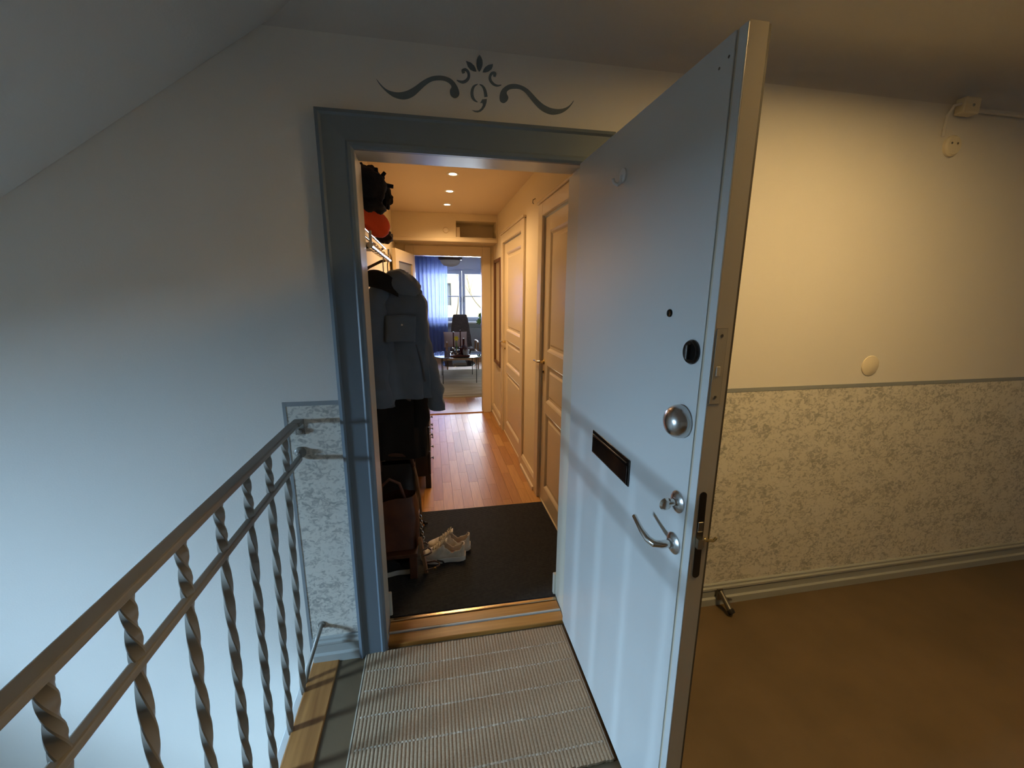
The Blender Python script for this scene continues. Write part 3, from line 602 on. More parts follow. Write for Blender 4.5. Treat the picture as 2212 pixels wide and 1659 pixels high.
# ------------------------------------------------------------------ sneakers
def lerp(a, b, t): return a+(b-a)*t
def curve(pts, t):
    for (t0, v0), (t1, v1) in zip(pts, pts[1:]):
        if t <= t1: k = (t-t0)/(t1-t0); k = k*k*(3-2*k); return lerp(v0, v1, k)
    return pts[-1][1]
def shoe(name, heel, ang, label, group, m_up, m_sole, m_in, m_lace, Ln=.262, flip=1, z=FZ+.0088):
    root = empty(name, (heel[0], heel[1], z), label, 'shoe', group)
    ca, sa = cos(ang), sin(ang)
    def T(p): return Vector((heel[0]+p[0]*ca-p[1]*sa, heel[1]+p[0]*sa+p[1]*ca, z+p[2]))
    wid = [(0, .021), (.03, .029), (.12, .034), (.35, .033), (.62, .044), (.80, .043), (.93, .030), (.985, .014), (1, .004)]
    mid = lambda t: flip*.012*sin(pi*min(1, t*1.0))*(t-.35)*2
    # sole
    m = MB(); N = 30; up, lo = [], []
    for k in range(N+1): t = k/N; up.append((t*Ln, mid(t)+curve(wid, t)+.003)); lo.append((t*Ln, mid(t)-curve(wid, t)-.003))
    out = up+lo[::-1]; vs = []
    for zz, sc in ((0, .97), (.004, 1), (.024, 1.0), (.028, .985)):
        for (a, b) in out: vs.append(T((Ln/2+(a-Ln/2)*sc, b*sc, zz+.010*max(0, (a/Ln-.8)/.2)**2+.004*max(0, (.15-a/Ln)/.15))))
    q = len(out); m.add(vs, [(i*q+k, i*q+(k+1) % q, (i+1)*q+(k+1) % q, (i+1)*q+k) for i in range(3) for k in range(q)]+[list(range(q))[::-1], [3*q+k for k in range(q)]])
    m.build('sole', m_sole, root, smooth=True)
    # upper
    top = [(0, .098), (.05, .104), (.16, .092), (.28, .084), (.40, .104), (.48, .118), (.56, .102), (.70, .072), (.85, .058), (.95, .048), (1, .034)]
    NU, NV = 33, 21; m = MB(); P = {}
    for i in range(NU):
        t = i/(NU-1)
        for j in range(NV):
            a = -1+2*j/(NV-1); w = curve(wid, t); h = curve(top, t)
            ph = abs(a)*pi/2; sgn = 1 if a > 0 else -1
            e1, e2 = (.55, .75) if t < .5 else (.7, .8)
            y_ = sgn*w*(sin(ph)**e1); z_ = .024+(h-.024)*(cos(ph)**e2)
            P[i, j] = len(m.v); m.v.append(T((t*Ln*.985+.003, mid(t)+y_, z_+.009*max(0, (t-.8)/.2)**2)))
    for i in range(NU-1):
        t = (i+.5)/(NU-1)
        for j in range(NV-1):
            a = abs(-1+2*(j+.5)/(NV-1))
            lim = curve([(0, 0), (.035, .0), (.06, .48), (.10, .60), (.30, .66), (.42, .46), (.47, .28), (.66, .20), (.69, 0), (1, 0)], t)
            if a < lim: continue
            m.f.append([P[i, j], P[i+1, j], P[i+1, j+1], P[i, j+1]]); m.m.append(0)
    used = sorted({k for f in m.f for k in f}); mp = {k: i for i, k in enumerate(used)}; m.v = [m.v[k] for k in used]; m.f = [[mp[k] for k in f] for f in m.f]
    o = m.build('upper', m_up, root, smooth=True, weld=True); q = o.modifiers.new('s', 'SOLIDIFY'); q.thickness = .006; q.offset = -1; o.modifiers.new('u', 'SUBSURF').render_levels = 1
    # insole and tongue
    m = MB(); ins = [(.02+.60*k/10, curve(wid, .02+.60*k/10)*.86) for k in range(11)]
    m.prism([T((t*Ln, mid(t)+w, .030)) for t, w in ins]+[T((t*Ln, mid(t)-w, .030)) for t, w in ins[::-1]], (0, 0, .003)); m.build('insole', m_in, root)
    m = MB(); m.grid(lambda u, v: T((Ln*(.40+.32*v), mid(.5)+(u-.5)*.042*(1-.15*v), .126-.056*v+.006*cos((u-.5)*3.0)-.004)), 7, 8); m.build('tongue', m_up, root, smooth=True, solid=.005)
    for k in range(5):
        t = .46+.052*k; zz = curve(top, t)+.004; w = .020+.001*k
        MB().tube([T((t*Ln, mid(t)-w, zz-.012)), T((t*Ln+.004, mid(t)-w*.4, zz)), T((t*Ln+.004, mid(t)+w*.4, zz)), T((t*Ln, mid(t)+w, zz-.012))], .0026, 6).build('lace', m_lace, root, smooth=True)
    MB().tube([T((.47*Ln, 0, .122)), T((.44*Ln, .016, .136)), T((.49*Ln, .030, .126)), T((.50*Ln, .012, .120)), T((.47*Ln, -.008, .124)), T((.44*Ln, -.024, .132)), T((.50*Ln, -.034, .116)), T((.52*Ln, -.012, .116))], .0024, 6).build('bow', m_lace, root, smooth=True)
    return root
M_shoe = mat('white_leather', sl(226, 214, 192), .5, col2=sl(206, 192, 166), nscale=30, bump=.1, bscale=60)
M_ssole = mat('white_rubber', sl(222, 216, 204), .55); M_sin = mat('shoe_lining', sl(170, 140, 120), .8); M_lace = mat('lace_cream', sl(196, 182, 154), .8)
shoe('sneaker', (.150, 2.172), radians(172), 'nearer white leather sneaker of the pair on the dark mat', 'white sneakers on the mat', M_shoe, M_ssole, M_sin, M_lace)
shoe('sneaker', (.188, 2.268), radians(176), 'white leather sneaker behind the other of the pair on the dark mat', 'white sneakers on the mat', M_shoe, M_ssole, M_sin, M_lace, flip=-1)

# ------------------------------------------------------------------ coat rack, hats, garments
M_fabj = mat('jacket_blue_grey', sl(104, 120, 138), .8, col2=sl(90, 106, 124), nscale=6, bump=.25, bscale=24, sheen=.15)
M_coat = mat('coat_black', sl(17, 16, 17), .9, bump=.3, bscale=30)
M_brkt = mat('rack_wood_dark', sl(70, 50, 32), .5)
hr = empty('hat_rack', (HX0, 2.1, 1.74), 'chrome hat rack with hanging rod on the left hall wall', 'coat rack')
RYA, RYB = 1.84, 2.66
MB().tube([(-.235, RYA, 1.735), (-.235, RYB, 1.735)], .0125, 16).build('hanging_rod', M_chrome, hr, smooth=True)
for y in (RYA+.03, RYB-.02):
    b = MB().tube([(HX0+.004, y, 1.66), (-.35, y, 1.69), (-.28, y, 1.725), (-.235, y, 1.735)], .008, 10).build('bracket', M_brkt, hr, smooth=True)
    MB().tube([(HX0+.004, y, 1.792), (-.275, y, 1.792), (-.262, y, 1.80)], .007, 8).build('shelf_arm', M_chrome, b, smooth=True)
    MB().tube([(-.235, y, 1.735), (-.235, y, 1.794)], .006, 8).build('upright', M_chrome, b, smooth=True)
for x in (-.36, -.325, -.29, -.255): MB().tube([(x, RYA, 1.80), (x, RYB, 1.80)], .006, 10).build('shelf_bar', M_chrome, hr, smooth=True)
for y in (1.95, 2.04, 2.12, 2.21, 2.31, 2.47, 2.58):
    MB().lathe([(.016, -.006), (.018, 0), (.016, .006)], (-.235, y, 1.735), (0, 1, 0), 16).build('rod_ring', M_brass, hr, smooth=True)
tag(B(-.345, -.262, 2.26, 2.42, 1.760, 1.790).build('white_spot', mat('spot_white', sl(225, 220, 210), .6), bevel=.006), 'small white block standing for a white spot under the hat shelf', 'box')  # plain block stands in for an unidentified white spot under the shelf
def blob(fn, nu=28, nv=16): return MB().grid(fn, nu, nv, closeu=True)
def knit(c, rx, ry, rz, seed, amp=.012, k=28, low=-1):
    def f(u, v):
        th = 2*pi*u; ph = -pi/2+pi*v; n = mnoise.noise((cos(th)*2+seed, sin(th)*2, ph*2))*amp+mnoise.noise((cos(th)*7+seed, sin(th)*7, ph*6))*amp*.35
        cz_ = sin(ph); r = max(.02, cos(ph))**.8
        return (c[0]+(rx+n)*r*cos(th), c[1]+(ry+n)*r*sin(th), c[2]+max(low, cz_)*(rz+n))
    return blob(f, k, 18)
bh = empty('knitted_hat', (-.262, 2.12, 1.845), 'black woolly hat with a fringed top at the upper end of the hat rack', 'hat')
M_wool = mat('black_wool', sl(12, 11, 11), .95, bump=.6, bscale=70)
knit((-.262, 2.00, 1.990), .088, .09, .078, 3, .018).build('crown', M_wool, bh, smooth=True)
knit((-.190, 2.12, 1.975), .030, .05, .050, 9, .010).build('ear_flap', M_wool, bh, smooth=True)
knit((-.265, 2.03, 1.918), .078, .10, .040, 5, .012).build('brim', M_wool, bh, smooth=True)
for k in range(18):
    a = random.uniform(0, 2*pi); r = random.uniform(0, .075); p = Vector((-.262+r*cos(a), 2.00+r*.9*sin(a), 2.045-.35*r)); d = Vector((cos(a)*.25+random.uniform(-.1, .1), sin(a)*.3, 1)).normalized()*random.uniform(.018, .038)
    MB().tube([p, p+d*.5+Vector((.003, 0, 0)), p+d], [.011, .010, .007], 6).build('fringe', M_wool, bh, smooth=True)
for p, d in (((-.180, 2.03, 2.005), (.035, 0, -.004)), ((-.195, 2.03, 2.035), (.018, 0, .022))):
    MB().tube([p, Vector(p)+Vector(d)], [.010, .008], 6).build('fringe', M_wool, bh, smooth=True)
oh = empty('orange_beanie', (-.25, 2.12, 1.845), 'bright orange fleece cap lying on the hat shelf', 'hat')
M_or = mat('orange_fleece', sl(240, 78, 24), .9, bump=.3, bscale=60)
def beanie(u, v):
    th = 2*pi*u; s_ = v; ph = -pi/2+pi*v; n = .010*mnoise.noise((cos(th)*2, sin(th)*2, v*3))
    R_ = max(.03, cos(ph))**.7; a = Vector((.10, .26, -.10)); ce = Vector((-.256, 2.07, 1.876))
    w = a.normalized(); e1 = w.orthogonal().normalized(); e2 = w.cross(e1)
    return ce+w*sin(ph)*.145+(e1*cos(th)*(.056+n)+e2*sin(th)*(.050+n))*R_
blob(beanie).build('cap_body', M_or, oh, smooth=True)
tag(knit((-.235, 2.45, 1.838), .045, .07, .030, 21, .010).build('brown_scarf', mat('scarf_brown', sl(58, 40, 30), .9, bump=.4, bscale=50), smooth=True), 'folded dark brown scarf at the far end of the hat shelf', 'scarf')

def garment(root, name, cx, cy, z0, z1, hw, hd, material, seed=0, shoulder=.10, flare=1.1, skew=0, nz=44, nu=56, amp=.018):
    """hanging body: rings from hem z0 to neck z1; folds by noise"""
    def f(u, v):
        th = 2*pi*u; z = lerp(z0, z1, v)
        w = hw*lerp(flare, 1, min(1, v/.6)); d = hd*lerp(1.15, 1, v)
        if v > .82: k = (v-.82)/.18; w *= lerp(1, shoulder/hw, k*k*(3-2*k)); d *= lerp(1, .55, k)
        c_, s_ = cos(th), sin(th); ex = .62
        n = amp*(mnoise.noise((c_*2.2+seed, s_*2.2, z*2.2))+.5*mnoise.noise((c_*5+seed, s_*5, z*7)))
        n += .006*sin(th*7+seed+z*3)*(1-v)
        x = (w+n)*math.copysign(abs(c_)**ex, c_); y = (d+n)*math.copysign(abs(s_)**ex, s_)
        return (cx+x+skew*(z-z1), cy+y, z)
    return MB().grid(f, nu, nz, closeu=True).build(name, material, root, smooth=True)
def sleeve(root, name, path, rad, material, seed=0, flat=.72):
    P = [Vector(p) for p in path]; n = len(P); m = 18; vs = []; K = 40
    for i in range(K+1):
        t = i/K*(n-1); a = min(int(t), n-2); k = t-a; p0, p1, p2, p3 = P[max(a-1, 0)], P[a], P[a+1], P[min(a+2, n-1)]
        c_ = .5*((2*p1)+(-p0+p2)*k+(2*p0-5*p1+4*p2-p3)*k*k+(-p0+3*p1-3*p2+p3)*k**3)
        r = lerp(rad[a], rad[a+1], k)*(1+.06*sin(i*1.1+seed))
        for j in range(m):
            th = 2*pi*j/m; nz = .013*mnoise.noise((cos(th)*1.5+seed, sin(th)*1.5, i*.35))
            vs.append(c_+Vector((cos(th)*(r+nz), sin(th)*(r*flat+nz), 0)))
    mb = MB(); mb.add(vs, [(i*m+j, i*m+(j+1) % m, (i+1)*m+(j+1) % m, (i+1)*m+j) for i in range(K) for j in range(m)]+[list(range(m))[::-1], [K*m+j for j in range(m)]])
    return mb.build(name, material, root, smooth=True)
JY = 2.30
jk = empty('hooded_jacket', (-.17, JY, .92), 'blue-grey hooded winter jacket hanging from the hat rack rod', 'jacket')
garment(jk, 'body', -.150, JY+.02, .985, 1.60, .125, .075, M_fabj, 2, shoulder=.07, flare=.98, skew=-.03)
sleeve(jk, 'sleeve', [(-.235, JY-.01, 1.60), (-.285, JY-.02, 1.46), (-.292, JY-.03, 1.22), (-.278, JY-.045, 1.02), (-.268, JY-.05, .945)], [.050, .074, .072, .066, .056], M_fabj, 1)
sleeve(jk, 'sleeve', [(-.105, JY+.02, 1.58), (-.078, JY+.01, 1.46), (-.052, JY, 1.26), (-.010, JY-.005, 1.06), (.020, JY-.01, .905)], [.040, .056, .052, .050, .044], M_fabj, 4)
def hood(u, v):
    th = 2*pi*u; ph = -pi/2+pi*v; n = .012*mnoise.noise((cos(th)*2, sin(th)*2, ph*2+7)); R_ = max(.02, cos(ph))**.8
    p = Vector(((.098+n)*R_*cos(th), (.075+n)*R_*sin(th), (.062+n)*sin(ph))); a = radians(32)
    return Vector((-.140+p.x*cos(a)+p.z*sin(a), JY-.01+p.y, 1.588-p.x*sin(a)+p.z*cos(a)))
blob(hood).build('hood', M_fabj, jk, smooth=True)
MB().grid(lambda u, v: (-.320+.155*u, JY-.055-.035*sin(pi*u)+.006*sin(9*u), 1.575+.070*v-.050*u*u+.02*sin(pi*u)*v), 16, 8).build('collar', M_coat, jk, smooth=True, solid=.012)
pk = MB().grid(lambda u, v: (-.228+.150*u-.010*v, JY-.066-.012*sin(pi*u)-.006*v, 1.430-.135*v+.006*sin(pi*u)), 14, 8).build('pocket_flap', M_fabj, jk, smooth=True, solid=.010)
MB().lathe([(.006, 0), (.0055, .003), (0, .0035)], (-.150, JY-.083, 1.385), (0, -1, 0), 14).build('snap_button', M_chrome, pk, smooth=True)
MB().tube([(-.085, JY-.055, 1.28), (-.060, JY-.062, 1.18), (-.045, JY-.062, 1.08)], .006, 6).build('pocket_zip', mat('zip_dark', sl(74, 86, 100), .5), jk, smooth=True)
MB().tube([(-.235, JY, 1.605), (-.235, JY, 1.70), (-.225, JY, 1.748), (-.243, JY, 1.752)], .003, 8).build('hanger_loop', M_steel, jk, smooth=True)
ck = empty('long_coat', (-.2, 2.52, .60), 'long black coat hanging behind the blue-grey jacket', 'coat')
garment(ck, 'body', -.205, 2.535, .56, 1.62, .135, .085, M_coat, 8, shoulder=.06, flare=1.12)
sleeve(ck, 'sleeve', [(-.25, 2.49, 1.60), (-.318, 2.47, 1.42), (-.328, 2.46, 1.1), (-.312, 2.46, .80)], [.04, .055, .055, .05], M_coat, 2)
sleeve(ck, 'sleeve', [(-.15, 2.49, 1.58), (-.095, 2.47, 1.42), (-.085, 2.47, 1.1), (-.085, 2.46, .76)], [.04, .055, .053, .05], M_coat, 6)
MB().tube([(-.235, 2.535, 1.61), (-.235, 2.535, 1.70), (-.225, 2.535, 1.748), (-.243, 2.535, 1.752)], .003, 8).build('hanger_loop', M_steel, ck, smooth=True)
# small grey scarf end under the jacket hem
MB().grid(lambda u, v: (-.205+.07*u, 2.418+.006*sin(12*u), .985-.045*v+.01*sin(5*u)), 14, 5).build('fur_trim', mat('grey_fur', sl(92, 88, 84), .95, bump=.8, bscale=90), ck, smooth=True, solid=.008)

# ------------------------------------------------------------------ dresser
dr = empty('chest_of_drawers', (-.215, 3.6, FZ), 'black chest of drawers with small knobs against the left hall wall', 'chest of drawers')
M_dblk = mat('black_stain', sl(20, 16, 15), .45)
DYA, DYB, DXF, DZT = 3.12, 4.14, -.045, .80
B(HX0+.004, DXF-.018, DYA+.01, DYB-.01, .125, DZT-.025).build('carcass', M_dblk, dr, bevel=.003)
B(HX0+.004, DXF+.008, DYA, DYB, DZT-.024, DZT).build('top', M_dblk, dr, bevel=.004)
for x in (HX0+.03, DXF-.022):
    for y in (DYA+.032, DYB-.032): MB().obox((x, y, FZ+.055), (.021, 0, 0), (0, .021, 0), (0, 0, .055)).build('leg', M_dblk, dr, bevel=.003)
for (z0, z1) in ((.135, .325), (.332, .525), (.532, .770)):
    for (ya, yb) in ((DYA+.016, (DYA+DYB)/2-.004), ((DYA+DYB)/2+.004, DYB-.016)):
        o = B(DXF-.0175, DXF, ya, yb, z0, z1).build('drawer', M_dblk, dr, bevel=.003)
        for yy in ((ya+yb)/2-.13, (ya+yb)/2+.13):
            MB().lathe([(.005, 0), (.004, .012), (.006, .016), (.013, .020), (.013, .024), (0, .026)], (DXF, yy, (z0+z1)/2), (1, 0, 0), 14).build('knob', M_steel, o, smooth=True)
tag(B(-.26, -.10, 3.5, 3.70, FZ, .105).build('cardboard_box', mat('card_tan', sl(160, 124, 84), .8), bevel=.003), 'small tan box on the floor under the black chest of drawers', 'box')

# ------------------------------------------------------------------ shoe bench with bags
M_bench = mat('bench_brown_wood', sl(70, 40, 26), .5, col2=sl(92, 56, 36), nscale=18, stretch=(1, .1, 1))
bn = empty('shoe_bench', (-.24, 2.34, FZ), 'low dark brown wooden shoe bench inside the entrance', 'bench')
BZ = .185
B(-.375, -.115, 2.03, 2.70, BZ-.022, BZ).build('bench_top', M_bench, bn, bevel=.004)
for x in (-.350, -.140):
    for y in (2.055, 2.675): B(x-.020, x+.020, y-.018, y+.018, FZ+.0088, BZ-.022).build('leg', M_bench, bn, bevel=.003)
M_tote = mat('tote_brown_leather', sl(92, 52, 34), .5, col2=sl(74, 40, 28), nscale=12, bump=.2, bscale=30)
tb = empty('brown_tote_bag', (-.235, 2.2, BZ), 'reddish brown leather tote bag slumped on the bench', 'bag')
def tote(u, v):
    th = 2*pi*u; c_, s_ = cos(th), sin(th); n = .012*mnoise.noise((c_*1.5, s_*1.5, v*2.5)); w = lerp(.128, .105, v)-.03*max(0, v-.7); d = lerp(.095, .050, v)
    return (-.228+(w+n)*math.copysign(abs(c_)**.6, c_)+.012*v, 2.165+(d+n)*math.copysign(abs(s_)**.6, s_), BZ+.002+.285*v*(1-.10*(c_ < 0)*abs(c_)))
m = MB().grid(tote, 32, 16, closeu=True); m.f.append(list(range(32))[::-1]); m.m.append(0); m.build('bag_body', M_tote, tb, smooth=True)
MB().tube([(-.30, 2.15, .45), (-.295, 2.15, .53), (-.25, 2.15, .57), (-.20, 2.15, .54), (-.175, 2.15, .45)], .008, 8).build('bag_handle', M_tote, tb, smooth=True)
ch = empty('bag_chain', (-.092, 2.15, .25), None); ch.parent = tb; ch.location = Vector((-.092, 2.15, .25))-ORG[tb.name]; ORG[ch.name] = Vector((-.092, 2.15, .25))
for k in range(11):
    z = .345-.0165*k; p = Vector((-.096+.002*sin(k)+.0012*k, 2.13, z)); a = k % 2*pi/2
    MB().tube([p+Vector((cos(a)*.006*cos(t*pi/4), sin(a)*.006*cos(t*pi/4), .0105*sin(t*pi/4))) for t in range(9)], .0016, 5, caps=False).build('chain_link', M_chrome, ch, smooth=True)
M_bagb = mat('bag_black_leather', sl(20, 19, 20), .45, bump=.2, bscale=30)
bb = empty('black_shoulder_bag', (-.24, 2.50, BZ), 'black leather shoulder bag with a tan strap standing behind the tote', 'bag')
def bagb(u, v):
    th = 2*pi*u; c_, s_ = cos(th), sin(th); n = .010*mnoise.noise((c_*1.5+4, s_*1.5, v*2.5)); w = lerp(.128, .112, v); d = lerp(.075, .035, v)
    return (-.248+(w+n)*math.copysign(abs(c_)**.55, c_), 2.505+(d+n)*math.copysign(abs(s_)**.55, s_), BZ+.002+.33*v)
m = MB().grid(bagb, 32, 16, closeu=True); m.f.append(list(range(32))[::-1]); m.m.append(0); m.build('bag_body', M_bagb, bb, smooth=True)
M_dkst = mat('strap_dark_brown', sl(62, 38, 26), .55)
MB().tube([(-.34, 2.47, .48), (-.335, 2.46, .56), (-.28, 2.45, .592), (-.20, 2.45, .585), (-.150, 2.455, .56), (-.138, 2.47, .48)], [.012]*6, 8).build('bag_handle', M_dkst, bb, smooth=True)
M_tan = mat('strap_tan', sl(150, 112, 78), .6)
MB().tube([(-.135, 2.46, .50), (-.118, 2.44, .42), (-.108, 2.44, .30), (-.106, 2.47, .15), (-.104, 2.52, .05), (-.098, 2.56, FZ+.019)], .0075, 8).build('strap', M_tan, bb, smooth=True)
MB().tube([(-.112, 2.55, FZ+.06), (-.098, 2.57, FZ+.026), (-.072, 2.575, FZ+.021)], [.010, .013, .009], 8).build('buckle', M_blackm, bb, smooth=True)
M_bksh = mat('sneaker_black', sl(18, 17, 18), .7)
shoe('sneaker', (-.135, 2.115), radians(176), 'black sneaker with a white sole under the bench', None, M_bksh, mat('sole_offwhite', sl(206, 202, 190), .6), M_bksh, M_bksh, Ln=.245)
# strappy sandals beside the bench
M_sand = mat('sandal_tan', sl(128, 92, 62), .55); M_sdk = mat('sandal_strap_brown', sl(74, 50, 30), .5)
def sandal(y, x, label, lean):
    r = empty('sandal', (x, y, FZ+.009), label, 'sandal'); z0 = FZ+.009
    T = lambda a, b, c_: Vector((x+c_*cos(lean)-a*sin(lean), y+b, z0+.002+a*cos(lean)+c_*sin(lean)))
    ol = [(0, .0), (.02, .026), (.08, .027), (.14, .034), (.19, .030), (.225, .0), (.19, -.030), (.14, -.034), (.08, -.027), (.02, -.026)]
    MB().prism([T(a, b, .001) for a, b in dense(ol, 3)], (.016, 0, .002)).build('sole', M_sand, r)
    for a, h in ((.165, .045), (.13, .055), (.04, .085)):
        MB().tube([T(a, -.033, .012), T(a, -.030, h*.7), T(a-.004, -.012, h), T(a-.004, .012, h), T(a, .030, h*.7), T(a, .033, .012)], .0045, 6).build('strap', M_sdk, r, smooth=True)
    MB().tube([T(.04, .028, .075), T(.02, .04, .10), T(.0, .052, .105)], .005, 6).build('strap_end', M_bagb, r, smooth=True)
    MB().lathe([(.009, 0), (.009, .004), (.004, .005)], T(.04, -.034, .06), (0, -1, 0), 10).build('buckle', M_brass, r, smooth=True)
sandal(2.075, -.082, 'tan strappy sandal propped upright against the end of the bench', .13)

# ================================================================== LIVING ROOM
LX0, LX1, LY0, LY1, LC = -2.2, 2.4, HY1+.1, 10.3, 2.42
GX0, GX1, GZ0, GZ1 = -.30, 1.80, .86, 2.10
M_lw = mat('living_wall_grey', sl(206, 206, 208), .8)
parquet('floor_living', LX0, LX1, LY0, LY1, .18, (1.2, 1.6, 2.0), 'oak board floor of the living room')
tag(B(LX0-.1, LX0, LY0, LY1+.1, -.2, 2.6).build('wall_living_left', M_lw), kind='structure')
tag(B(LX1, LX1+.1, LY0, LY1+.1, -.2, 2.6).build('wall_living_right', M_lw), kind='structure')
tag(B(LX0-.1, LX1+.1, LY0, LY1+.2, LC, LC+.2).build('ceiling_living', mat('ceiling_living_white', sl(226, 226, 228), .85)), kind='structure')
slab('wall_living_window', 1, LY1, LY1+.22, [LX0-.1, LX1+.1], [-.2, 2.6], [(GX0, GX1, GZ0, GZ1)], M_lw, label='living room wall with a wide casement window')
tag(B(GX0-.02, GX1+.02, LY1-.14, LY1+.12, GZ0-.045, GZ0-.008).build('trim_window_sill', M_white, bevel=.004), 'white window sill in the living room', kind='structure')
M_wfr = mat('window_frame_paint', sl(206, 208, 212), .4)
w2 = empty('window_2', ((GX0+GX1)/2, LY1+.1, GZ0), 'white casement window at the far end of the living room', kind='structure')
ya, yb = LY1+.09, LY1+.15
for a in ((GX0, GX0+.05, GZ0, GZ1), (GX1-.05, GX1, GZ0, GZ1), (GX0+.05, GX1-.05, GZ1-.05, GZ1), (GX0+.05, GX1-.05, GZ0, GZ0+.04)):
    B(a[0], a[1], ya, yb+.02, a[2], a[3]).build('window_frame', M_wfr, w2, bevel=.004)
mid = (GX0+GX1)/2
for a, b in ((GX0+.052, mid-.003), (mid+.003, GX1-.052)):
    f = empty('sash', (a, ya, GZ0+.04)); f.parent = w2; f.location = Vector((a, ya, GZ0+.04))-ORG[w2.name]; sw = .072
    z0, z1 = GZ0+.042, GZ1-.052
    for q in ((a, a+sw, z0, z1), (b-sw, b, z0, z1), (a+sw, b-sw, z0, z0+sw*.8), (a+sw, b-sw, z1-sw, z1)): B(q[0], q[1], ya-.02, yb-.01, q[2], q[3]).build('sash_bar', M_wfr, f, bevel=.004)
    B(a+sw, b-sw, ya, yb-.02, 1.445, 1.470).build('glazing_bar', M_wfr, f)
    for q in ((z0+sw*.8, 1.445), (1.470, z1-sw)): B(a+sw, b-sw, ya+.014, ya+.018, q[0], q[1]).build('pane', clear_glass('window_glass'), f)
    hx = b-.036 if b < mid+.1 else a+.036
    MB().tube([(hx, ya-.02, 1.44), (hx, ya-.045, 1.44), (hx+(.012 if b < mid+.1 else -.012), ya-.05, 1.40), (hx, ya-.05, 1.32)], [.012, .010, .009, .009], 8).build('window_handle', M_steel, f, smooth=True)
# curtains
M_cur = sheer('curtain_blue', sl(134, 148, 192), .20)
def curtain(x0, x1, label, seed, n):
    def f(u, v):
        a = .045*(.6+.4*v)*sin(2*pi*n*u+seed+.8*sin(3*u+seed))
        return (lerp(x0, x1, u)+.03*(1-v)*sin(5*u+seed), 10.05+a, lerp(.06, 2.34, v))
    r = empty('curtain', ((x0+x1)/2, 10.05, .06), label, 'curtain', 'blue living room curtains')
    MB().grid(f, 140, 14).build('cloth', M_cur, r, smooth=True)
    k = n+1
    for i in range(k):
        x = lerp(x0, x1, (i+.25)/k); MB().tube([(x+.018*cos(t*pi/5), 10.05, 2.352+.018*sin(t*pi/5)) for t in range(11)], .0025, 5, caps=False).build('curtain_ring', M_steel, r)
curtain(-.62, .400, 'sheer blue curtain left of the living room window', 0, 11)
curtain(1.215, 1.75, 'sheer blue curtain at the right edge of the living room window', 2, 6)
tag(MB().tube([(-.9, 10.05, 2.368), (2.1, 10.05, 2.368)], .012, 10).build('curtain_rod', M_steel, smooth=True), 'thin dark curtain rod above the living room window', 'curtain rod')
# radiator
rd = empty('radiator', (.9, LY1-.08, .15), 'pale grey panel radiator under the living room window', 'radiator')
M_rad = mat('radiator_grey', sl(170, 176, 182), .45)
B(.30, 1.70, LY1-.11, LY1-.04, .16, .70).build('panel', M_rad, rd, bevel=.01)
for k in range(28): B(.315+.0495*k, .345+.0495*k, LY1-.116, LY1-.1105, .20, .66).build('flute', M_rad, rd)
B(.29, 1.71, LY1-.115, LY1-.035, .701, .715).build('top_grille', M_rad, rd)
for x in (.36, 1.62): MB().tube([(x, LY1-.075, FZ), (x, LY1-.075, .17)], .012, 8).build('pipe', M_rad, rd, smooth=True)
# rug
rg = empty('area_rug', (.4, 7.3, FZ), 'beige wool rug with soft bands in the living room', 'rug')
M_rug = mat('rug_beige', sl(176, 160, 128), .95, col2=sl(196, 182, 154), nscale=5, bump=.4, bscale=120, stretch=(.4, 1.5, 1))
B(-1.0, 1.75, 6.06, 8.31, FZ+.001, FZ+.013).build('pile', M_rug, rg, bevel=.004)
for y in (6.10, 6.16): B(-1.0, 1.75, y, y+.018, FZ+.0132, FZ+.0145).build('border_band', mat('rug_brown', sl(120, 96, 66), .95), rg)
o = MB()
for k in range(138): o.tube([(-.995+.02*k, 6.058, FZ+.006), (-.995+.02*k+.004*sin(k), 6.02, FZ+.003)], .003, 4)
o = o.build('fringe', mat('rug_fringe', sl(190, 178, 152), .95), rg); o['kind'] = 'stuff'
# ceiling lamp
cl = empty('pendant_lamp', (.335, 7.2, 1.96), 'ceiling lamp with dark rim and white glass bowl in the living room', 'lamp')
cx, cyy = .337, 7.2
M_bowl = sheer('opal_glass', sl(232, 228, 226), .06)
MB().lathe([(0, 0), (.05, .003), (.10, .018), (.14, .045), (.163, .085), (.168, .105)], (cx, cyy, 1.965), (0, 0, 1), 36).build('bowl', M_bowl, cl, smooth=True)
MB().lathe([(.172, 0), (.192, .012), (.198, .05), (.190, .075), (.15, .085), (0, .09)], (cx, cyy, 2.065), (0, 0, 1), 36).build('rim', mat('lamp_rim_brown', sl(52, 30, 26), .4), cl, smooth=True)
MB().tube([(cx, cyy, 2.15), (cx, cyy, LC-.03)], .012, 10).build('stem', M_steel, cl, smooth=True)
MB().lathe([(.06, 0), (.05, .02), (.012, .035)], (cx, cyy, LC), (0, 0, -1), 20).build('canopy', M_steel, cl, smooth=True)

